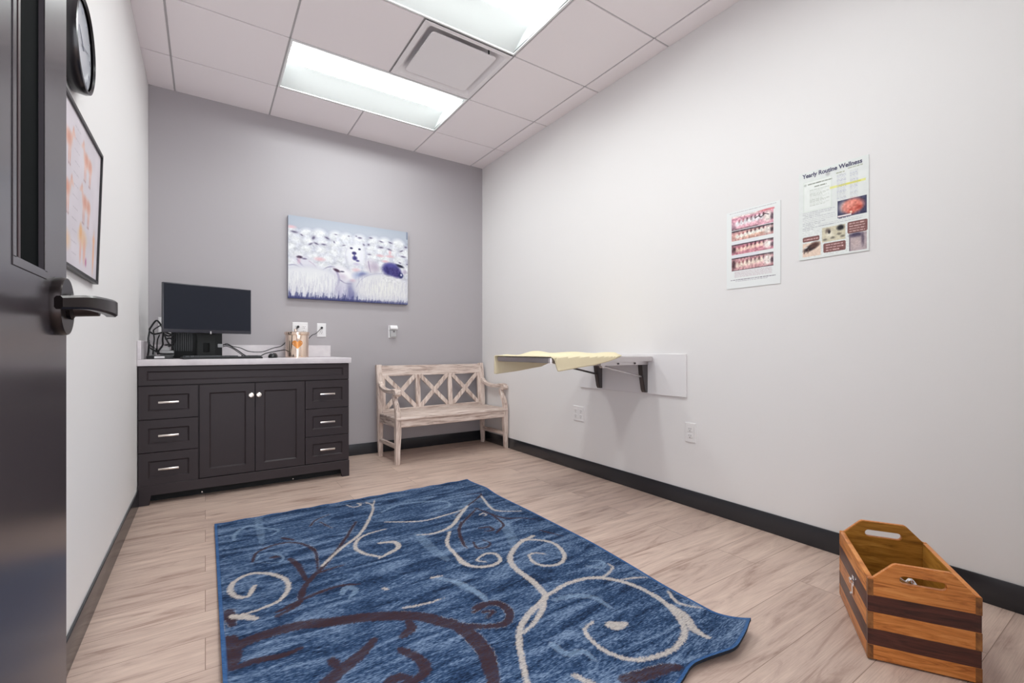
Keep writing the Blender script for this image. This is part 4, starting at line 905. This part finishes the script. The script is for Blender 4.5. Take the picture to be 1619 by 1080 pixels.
# ================================================================== fold-down wall table
t = thing('fold_down_exam_table', 'steel fold-down exam table bracketed to the white right wall', 'table', (XR, 2.19, 0.645))
TX0, TX1, TY0, TY1, TZ0, TZ1 = 1.535, XR-0.014, 1.925, 2.47, 0.858, 0.886
b = NB(); bx(b, XR-0.012, XR, 1.693, 2.619, 0.645, 0.905, 0.002); obj('mounting_panel', b, mat('white_laminate_panel', (0.82, 0.795, 0.805, 1), 0.3), t, world=True, label='white mounting panel')
b = NB(); prism(b, rrect(TX0, TX1, TY0, TY1, 0.018), [], TZ1-TZ0, lambda a, c, q: (a, c, TZ0+q))
bmesh.ops.bevel(b, geom=[e for e in b.edges if len(e.link_faces) == 2 and abs(e.verts[0].co.z-e.verts[1].co.z) < 1e-6 and e.calc_face_angle(0) > 0.5], offset=0.004, segments=2, affect='EDGES')
obj('tabletop', b, STEEL, t, world=True)
b = NB(); bx(b, TX0+0.42, TX1, TY0+0.045, TY0+0.060, TZ0-0.024, TZ0, 0.001); bx(b, TX0+0.42, TX1, TY1-0.060, TY1-0.045, TZ0-0.024, TZ0, 0.001); bx(b, TX0+0.42, TX0+0.435, TY0+0.06, TY1-0.06, TZ0-0.024, TZ0, 0.001)
uf = obj('under_frame', b, STEEL, t, world=True)
for x in (2.10, 2.25): obj('bolt', cyl(NB(), (x, TY0+0.045, TZ0-0.013), (x, TY0+0.039, TZ0-0.013), 0.006, seg=12), DARKSTEEL, uf, world=True)
for y in (1.992, 2.40):
    b = NB(); prism(b, [(XR-0.012, 0.655), (XR-0.030, 0.655), (XR-0.040, 0.670), (XR-0.062, 0.78), (XR-0.070, 0.858), (XR-0.012, 0.858)], [], 0.004, lambda a, c, q: (a, y-0.016+q, c))
    prism(b, [(XR-0.012, 0.655), (XR-0.030, 0.655), (XR-0.040, 0.670), (XR-0.062, 0.78), (XR-0.070, 0.858), (XR-0.012, 0.858)], [], 0.004, lambda a, c, q: (a, y+0.012+q, c))
    bx(b, XR-0.016, XR-0.012, y-0.012, y+0.012, 0.655, 0.858)
    path = [(XR-0.030, 0.655), (XR-0.040, 0.670), (XR-0.062, 0.78), (XR-0.070, 0.858)]
    for (xa, za), (xb, zb) in zip(path[:-1], path[1:]):
        vs = [b.verts.new(p) for p in ((xa, y-0.016, za), (xa, y+0.016, za), (xb, y+0.016, zb), (xb, y-0.016, zb), (xa+0.003, y-0.016, za), (xa+0.003, y+0.016, za), (xb+0.003, y+0.016, zb), (xb+0.003, y-0.016, zb))]
        for q in ((0,1,2,3),(7,6,5,4),(0,4,5,1),(3,2,6,7),(0,3,7,4),(1,5,6,2)): b.faces.new([vs[i] for i in q])
    obj('wall_bracket', b, DARKSTEEL, t, world=True, label='dark tapered wall bracket')
    b = NB(); cyl(b, (2.335, y, 0.757), (1.99, y, 0.829), 0.0065, seg=14); cyl(b, (1.985, y-0.012, 0.832), (1.985, y+0.012, 0.832), 0.012, seg=16); obj('support_strut', b, STEEL if y < 2.1 else DARKSTEEL, t, world=True)

# towel thrown over the table
nx_, ny_ = 90, 96
X0t, X1t = 1.528, 2.215
def near_hang(x): return float(np.interp(x, [1.528, 1.548, 1.560, 1.575, 1.70, 1.835, 1.956, 2.06, 2.215], [0.0, 0.0, 0.05, 0.078, 0.062, 0.048, 0.028, 0.0, 0.0]))
def far_hang(x): return float(np.interp(x, [1.528, 1.54, 1.70, 1.90, 2.02, 2.10], [0.112, 0.114, 0.10, 0.075, 0.03, 0.0]))
def near_in(x): return float(np.interp(x, [1.528, 1.548, 1.56, 2.06, 2.13, 2.215], [0.015, 0.012, 0.0, 0.0, 0.05, 0.34]))
zt = TZ1+0.004; V = []
rt = np.random.RandomState(12); ph = rt.rand(12)*6.28
for i in range(nx_+1):
    x = X0t+(X1t-X0t)*i/nx_; hn, hf, ni = near_hang(x), far_hang(x), near_in(x)
    Ly = (TY1+0.006)-(TY0-0.006)-ni; tot = hn+Ly+hf
    for j in range(ny_+1):
        s = tot*j/ny_
        wr = 0.006*math.sin(9*x+ph[0]+5*s)+0.005*math.sin(23*x-11*s+ph[1])+0.003*math.sin(41*x+17*s+ph[2])+0.012*math.exp(-((x-1.72-0.25*(s-0.2))/0.05)**2)+0.008*math.exp(-((x-1.90+0.1*s)/0.03)**2)
        up = max(0.0, wr+0.008)*min(1.0, (x-X0t)/0.06)
        if s < hn:
            q = (x+0.004*math.sin(30*(hn-s)), TY0-0.006-0.004-0.35*up*abs(math.sin(18*x)), zt-(hn-s))
        elif s < hn+Ly:
            yy = TY0-0.006+ni+(s-hn); ed = min(1, (s-hn)/0.05, (hn+Ly-s)/0.05)
            q = (x, yy, zt+up*ed*0.9)
        else:
            d = s-hn-Ly; q = (x-0.006*d, TY1+0.006+0.004+0.3*up, zt-d)
        V.append(q)
b = NB(); vv = [b.verts.new(q) for q in V]
for i in range(nx_):
    for j in range(ny_): a = i*(ny_+1)+j; b.faces.new((vv[a], vv[a+1], vv[a+ny_+2], vv[a+ny_+1]))
to = obj('towel', b, TOWEL); tag(to, 'pale yellow towel draped over the fold-down steel table', 'towel')
md = to.modifiers.new('thickness', 'SOLIDIFY'); md.thickness = 0.006; md.offset = 1.0

# ================================================================== wooden crate
t = thing('wooden_crate', 'striped light and dark wooden crate with cut out handles on the floor', 'crate', (1.656, 0.550, 0), R(30.6))
CL, CW, CH, CP, th = 0.403, 0.256, 0.245, 0.297, 0.015
# local: x along the length, -y across to the near-right
def end_panel(x_in, x_out):
    yc = -CW/2
    out = [(-CW, 0.004), (0, 0.004), (0, CH), (-0.012, CH), (-0.060, CP-0.004), (-0.068, CP), (-0.190, CP), (-0.198, CP-0.004), (-CW+0.012, CH), (-CW, CH)]
    b = NB(); prism(b, out, [rrect(-0.182, -0.076, 0.243, 0.266, 0.0112, 5)], x_out-x_in, lambda a, c, q: (x_in+q, a, c))
    bmesh.ops.bevel(b, geom=[e for e in b.edges if len(e.link_faces) == 2 and e.calc_face_angle(0) > 0.6], offset=0.0018, segments=2, affect='EDGES')
    return b
def two_sided(o, test):
    me = o.data; me.materials.append(CRL)
    for p in me.polygons:
        if test(p): p.material_index = 1
o = obj('end_panel', end_panel(0.0, th), CRS, t); two_sided(o, lambda p: p.normal.x > 0.5)
o = obj('end_panel', end_panel(CL-th, CL), CRS, t); two_sided(o, lambda p: p.normal.x < -0.5)
for y0, y1, sgn in ((-th, 0.0, -1), (-CW, -CW+th, 1)):
    b = NB(); bx(b, th, CL-th, y0, y1, 0.004, CH, 0.002, 2); o = obj('side_panel', b, CRS, t); two_sided(o, lambda p: p.normal.y*sgn > 0.5)
bx_ = NB(); bx(bx_, 0.010, CL-0.010, -CW+0.010, -0.010, 0.0, 0.012); obj('crate_bottom', bx_, mat('dark_crate_base', rgb(60, 42, 30), 0.6), t)
EG = wood_mat('end_grain_wood', rgb(176, 118, 62), rgb(142, 90, 44), rgb(96, 56, 26), 30, (1, 1, 1), 0.45)
for yy in (0.0, -CW):
    for z0, z1 in ((0.004, 0.046), (0.095, 0.144), (0.194, 0.243)):
        obj('corner_joint', bx(NB(), -0.0006, 0.0135, yy-0.0006 if yy < 0 else yy-0.0135, yy+0.0135 if yy < 0 else yy+0.0006, z0, z1), EG, t)
la = NB(); cx_ = 0.175
bx(la, cx_-0.010, cx_+0.010, 0.0, 0.003, 0.140, 0.172, 0.001); bx(la, cx_-0.006, cx_+0.006, 0.002, 0.012, 0.148, 0.166, 0.002); cyl(la, (cx_-0.010, 0.008, 0.158), (cx_+0.010, 0.008, 0.158), 0.0045, seg=12)
bx(la, cx_-0.005, cx_+0.005, 0.001, 0.006, 0.108, 0.150, 0.002); cyl(la, (cx_-0.007, 0.006, 0.112), (cx_+0.007, 0.006, 0.112), 0.004, seg=12)
obj('latch', la, CHROME, t, label='small silver latch')
mc = NB(); bx(mc, th, th+0.004, -0.122, -0.070, 0.150, 0.228, 0.001); bx(mc, th+0.002, th+0.022, -0.118, -0.076, 0.205, 0.232, 0.006, 2)
tube(mc, [(th+0.010, -0.072, 0.222), (th+0.020, -0.080, 0.243), (th+0.016, -0.098, 0.236), (th+0.024, -0.112, 0.244), (th+0.010, -0.124, 0.226)], 0.0055, 8, 5)
obj('inner_clasp', mc, CHROME, t, label='silver clasp seen through the near handle hole')

# ================================================================== rug
RX0, RX1, RY0, RY1 = 0.040, 1.543, 0.765, 2.877
STROKES=[('C',0.012,[(158,2042),(133,1972),(96,1989),(80,2059),(95,2121),(153,2160),(221,2115),(268,2025),(263,1936),(229,1875),(188,1855),(137,1844),(77,1848)]),
('C',0.018,[(77,1848),(111,1825),(145,1789)]),
('L',0.012,[(116,2588),(124,2670),(186,2753),(244,2682),(309,2607),(276,2554)]),
('L',0.022,[(240,2853),(233,2658),(224,2462)]),
('B',0.01,[(169,2278),(200,2375),(286,2420),(367,2380),(415,2256),(406,2142),(391,2042)]),
('B',0.012,[(312,2486),(356,2428)]),
('B',0.016,[(246,2279),(273,2270)]),
('L',0.008,[(185,2289),(204,2335),(244,2333),(285,2269),(269,2210),(204,2243)]),
('B',0.014,[(209,1767),(279,1810),(317,1918),(367,1997),(409,2052),(537,2252),(668,2497)]),
('B',0.016,[(310,2218),(328,2127),(334,1980)]),
('B',0.01,[(377,2010),(434,2024),(492,2028)]),
('B',0.012,[(212,1793),(281,1824),(354,1849),(436,1857),(504,1829)]),
('C',0.01,[(412,2070),(526,2207),(641,2324),(760,2541),(819,2697),(805,2791)]),
('C',0.006,[(819,2697),(861,2797)]),
('C',0.007,[(696,2799),(721,2741),(765,2754),(760,2799),(816,2749)]),
('C',0.014,[(690,2163),(749,2137),(749,2070),(683,2027),(640,2008)]),
('C',0.011,[(651,2013),(601,2082),(580,2171),(613,2256),(674,2302),(769,2315)]),
('L',0.012,[(831,2569),(972,2636),(1193,2553),(1194,2446),(1059,2397)]),
('C',0.009,[(800,2409),(965,2316),(1110,2325),(1221,2347),(1281,2387)]),
('C',0.013,[(1281,2387),(1168,2269),(1067,2163),(960,2125),(876,2152)]),
('C',0.011,[(1024,2098),(953,1974),(934,1834),(941,1717),(1019,1665)]),
('L',0.028,[(880,2164),(872,1975),(880,1824)]),
('B',0.008,[(454,2574),(497,2646),(580,2699)]),
('B',0.007,[(509,2604),(543,2482)]),
('B',0.01,[(1015,1932),(1089,2116),(1213,2238),(1313,2325)]),
('L',0.015,[(778,1703),(836,1607),(857,1487),(854,1425)]),
('C',0.01,[(758,1716),(798,1709)]),
('C',0.01,[(571,1743),(582,1728)]),
('C',0.007,[(587,1572),(662,1553),(734,1553)]),
('B',0.03,[(52,1612),(96,1661),(169,1673),(257,1666),(356,1627),(446,1594),(535,1548),(619,1485),(663,1421),(704,1353),(717,1269),(709,1183),(661,1076),(617,1004)]),
('B',0.012,[(697,1412),(720,1342),(798,1304)]),
('B',0.01,[(782,1412),(836,1421),(870,1422)]),
('B',0.02,[(530,1419),(567,1445),(573,1495)]),
('B',0.016,[(64,1542),(115,1549),(192,1530),(248,1536)]),
('B',0.022,[(67,1891),(75,1788)]),
('B',0.03,[(66,1705),(67,1613),(60,1546)]),
('B',0.026,[(240,1306),(276,1334),(326,1367),(393,1405),(444,1452)]),
('B',0.018,[(312,1428),(319,1382)]),
('B',0.02,[(500,1356),(527,1295),(529,1241),(499,1213),(458,1212),(408,1211)]),
('B',0.02,[(417,1240),(448,1247),(476,1228)]),
('L',0.016,[(428,1792),(451,1828),(479,1792),(445,1747)]),
('B',0.009,[(1150,2281),(1282,2387),(1462,2536),(1388,2585)]),
('B',0.01,[(1304,2331),(1331,2197),(1362,2102),(1435,2054),(1489,2000)]),
('B',0.01,[(1136,2184),(1066,2070),(1016,1932),(1011,1883)]),
('B',0.012,[(1175,2059),(1225,2042),(1221,1997),(1181,2008)]),
('B',0.009,[(1066,1925),(1049,1857),(1093,1841),(1127,1871),(1117,1919)]),
('B',0.01,[(1331,2197),(1307,2036),(1247,1980),(1214,1956)]),
('C',0.01,[(1442,2501),(1381,2280),(1402,2206),(1497,2143)]),
('L',0.03,[(1159,2275),(1325,2443),(1393,2441),(1398,2309)]),
('C',0.007,[(1267,2221),(1301,2235),(1300,2199),(1278,2195)]),
('C',0.011,[(936,1857),(921,1752),(965,1690),(1023,1673),(1073,1695),(1086,1758),(1048,1783),(989,1751),(1009,1716)]),
('C',0.015,[(1345,1823),(1256,1798),(1176,1747),(1109,1671),(1083,1579),(1082,1480),(1069,1397),(1047,1344),(950,1300),(875,1252),(816,1179),(774,1098),(737,1026),(704,963)]),
('C',0.012,[(1055,1355),(1001,1296),(927,1245),(856,1214)]),
('L',0.03,[(1329,2090),(1256,1883),(1200,1782)]),
('C',0.011,[(1269,1817),(1341,1769),(1376,1691),(1343,1585),(1275,1526),(1209,1538),(1183,1588),(1201,1657),(1241,1666),(1272,1633)]),
('C',0.013,[(1062,1351),(1181,1376),(1292,1359),(1360,1294),(1390,1218),(1396,1127),(1378,1043),(1331,960),(1281,917),(1196,891),(1115,901),(1049,935),(1016,1000),(1015,1058),(1036,1118),(1089,1136)]),
('C',0.008,[(1305,1350),(1350,1339),(1428,1370),(1440,1405)]),
('C',0.007,[(1380,1281),(1439,1261),(1488,1231)]),
('L',0.01,[(1349,1444),(1379,1402),(1413,1401),(1432,1444),(1396,1468)]),
('C',0.018,[(1389,1051),(1377,985),(1335,918),(1326,862)]),
('C',0.009,[(1463,1116),(1429,1056),(1442,1016),(1472,980)]),
('C',0.026,[(1127,1090),(1140,1075),(1170,1068)]),
('L',0.016,[(1069,1313),(1148,1293),(1200,1241),(1201,1162)]),
('B',0.018,[(800,1430),(843,1433),(884,1405),(887,1342),(848,1297),(803,1300),(737,1345),(698,1384)]),
('B',0.01,[(811,1393),(840,1374),(804,1354)]),
('B',0.024,[(693,1374),(706,1289),(704,1209),(683,1139),(659,1078),(634,1026)]),
('B',0.007,[(1415,1867),(1468,1741)]),
('B',0.026,[(972,887),(1031,867),(1102,848),(1131,829)]),
('L',0.022,[(824,1634),(841,1567),(864,1483)]),
('L',0.014,[(899,1124),(910,1060),(956,1040),(961,994)]),
('C',0.012,[(867,976),(875,952),(892,922)])]
# scrolls in the part of the rug nearest the doorway
STROKES += [('C',.015,[(150,900),(230,1000),(200,1120),(120,1130),(90,1050),(130,1010)]),('B',.024,[(60,800),(160,860),(300,850),(460,900),(560,960)]),('C',.013,[(480,800),(560,850),(660,860),(700,920)]),('L',.024,[(300,1000),(380,1060),(440,1040)])]
nx_, ny_ = 301, 423
gx_, gy_ = np.meshgrid(np.linspace(RX0, RX1, nx_), np.linspace(RY0, RY1, ny_))
sx_ = np.clip((gx_-0.85)/0.69, 0, 1); sx_ = sx_*sx_*(3-2*sx_)
ys_ = [0.765, 0.94, 1.15, 1.34, 1.6, 2.1, 2.45, 2.65, 2.877]; xs_ = [0.062, 0.058, 0.053, 0.030, 0.006, 0.0, 0.004, -0.010, 0.0]
kk = np.ones(25)/25; dxy = np.convolve(np.pad(np.interp(np.linspace(RY0, RY1, ny_), ys_, xs_), 12, mode='edge'), kk, 'valid')
xr = gx_ - dxy[:, None]*sx_
dyx = np.convolve(np.pad(np.interp(np.linspace(RX0, RX1, nx_), [0.9, 1.09, 1.20, 1.29, 1.38, 1.50, 1.543], [0, 0.018, 0.046, 0.030, 0.004, 0.030, 0.048]), 6, mode='edge'), np.ones(13)/13, 'valid')
yr = gy_ + dyx[None, :]*np.clip(1-(gy_-RY0)/0.3, 0, 1)
colr = {'C': rgb(196, 186, 178)[:3], 'L': rgb(150, 174, 200)[:3], 'B': rgb(60, 40, 42)[:3]}
pc = np.zeros((ny_, nx_, 4)); rr_ = np.random.RandomState(3)
wob = (np.random.RandomState(8).rand(ny_, nx_)-0.4)*0.006
for k, wd_, pts in sorted(STROKES, key=lambda s: 'LBC'.index(s[0])):
    P = np.array(spline([(x/1000.0, y/1000.0) for x, y in pts], 8)); m = wd_*1.6
    sel = (xr > P[:, 0].min()-m) & (xr < P[:, 0].max()+m) & (yr > P[:, 1].min()-m) & (yr < P[:, 1].max()+m)
    if not sel.any(): continue
    X, Y = xr[sel], yr[sel]; best = np.full(X.shape, 9.0); bt_ = np.zeros(X.shape)
    for i in range(len(P)-1):
        d = P[i+1]-P[i]; L2 = d@d+1e-12; tt = np.clip(((X-P[i, 0])*d[0]+(Y-P[i, 1])*d[1])/L2, 0, 1)
        ds = np.hypot(X-P[i, 0]-tt*d[0], Y-P[i, 1]-tt*d[1]); up = ds < best; best[up] = ds[up]; bt_[up] = (i+tt[up])/(len(P)-1)
    half = wd_*(0.55+0.45*np.sin(np.pi*np.clip(bt_*0.8+0.2, 0, 1)))*0.95
    a = np.clip((half+wob[sel]-best)/0.004, 0, 1)*{'C': 0.92, 'L': 0.42 if wd_ < 0.02 else 0.22, 'B': 1.0}[k]
    old = pc[sel]; old[:, :3] = np.where(old[:, 3:4] > 0, old[:, :3]*(1-a[:, None])+np.array(colr[k])*a[:, None], np.array(colr[k])); old[:, 3] = np.maximum(old[:, 3]*(1-a), 0)+a
    pc[sel] = old
# binding around the edge
ed = np.minimum.reduce([gx_-RX0, RX1-gx_, gy_-RY0, RY1-gy_]) < 0.013
pc[ed] = (*rgb(58, 96, 146)[:3], 0.9)
# waves and a lifted near right corner
def bump_(x, y, cx, cy, sx, sy): return np.exp(-((x-cx)/sx)**2-((y-cy)/sy)**2)
zr = 0.0105 + 0.0*gx_
nz = np.interp(gx_, [0.9, 1.15, 1.3, 1.45, 1.543], [0, 0.010, 0.018, 0.030, 0.044]); zr += nz*np.clip(1-(gy_-RY0)/0.17, 0, 1)**1.6
zr += 0.019*np.clip(1-(gx_-RX0)/0.06, 0, 1)**2*np.clip((2.1-gy_)/0.9, 0, 1)
zr += 0.006*bump_(gx_, gy_, 1.54, 2.62, 0.06, 0.09)+0.003*np.clip(1-(RY1-gy_)/0.04, 0, 1)*(0.5+0.5*np.sin(gx_*46))
top = np.stack([xr, yr, zr], -1).reshape(-1, 3); bot = top.copy(); bot[:, 2] -= 0.0095
idx = np.arange(nx_*ny_).reshape(ny_, nx_)
q = np.stack([idx[:-1, :-1], idx[:-1, 1:], idx[1:, 1:], idx[1:, :-1]], -1).reshape(-1, 4); N0 = nx_*ny_
ring = np.concatenate([idx[0, :], idx[1:, -1], idx[-1, -2::-1], idx[-2:0:-1, 0]]); side = np.stack([ring, ring+N0, np.roll(ring, -1)+N0, np.roll(ring, -1)], -1)
fc = np.concatenate([q, q[:, ::-1]+N0, side]); Vt = np.concatenate([top, bot])
me = bpy.data.meshes.new('rug_pile'); me.vertices.add(len(Vt)); me.vertices.foreach_set('co', Vt.astype(np.float32).ravel())
me.loops.add(len(fc)*4); me.loops.foreach_set('vertex_index', fc.astype(np.int32).ravel()); me.polygons.add(len(fc)); me.polygons.foreach_set('loop_start', np.arange(0, len(fc)*4, 4, dtype=np.int32))
mi = np.zeros(len(fc), dtype=np.int32); mi[len(q):] = 1
me.update(calc_edges=True); me.validate()
me.materials.append(RUG); me.materials.append(mat('dark_rug_backing', rgb(22, 28, 40), 0.95)); me.polygons.foreach_set('material_index', mi); me.polygons.foreach_set('use_smooth', [True]*len(fc)); me.set_sharp_from_angle(angle=R(50))
set_paint(me, np.concatenate([pc.reshape(-1, 4), pc.reshape(-1, 4)])); me.update()
ro = bpy.data.objects.new('area_rug', me); COL.objects.link(ro); tag(ro, 'blue area rug with cream and brown scrolls on the plank floor', 'rug')
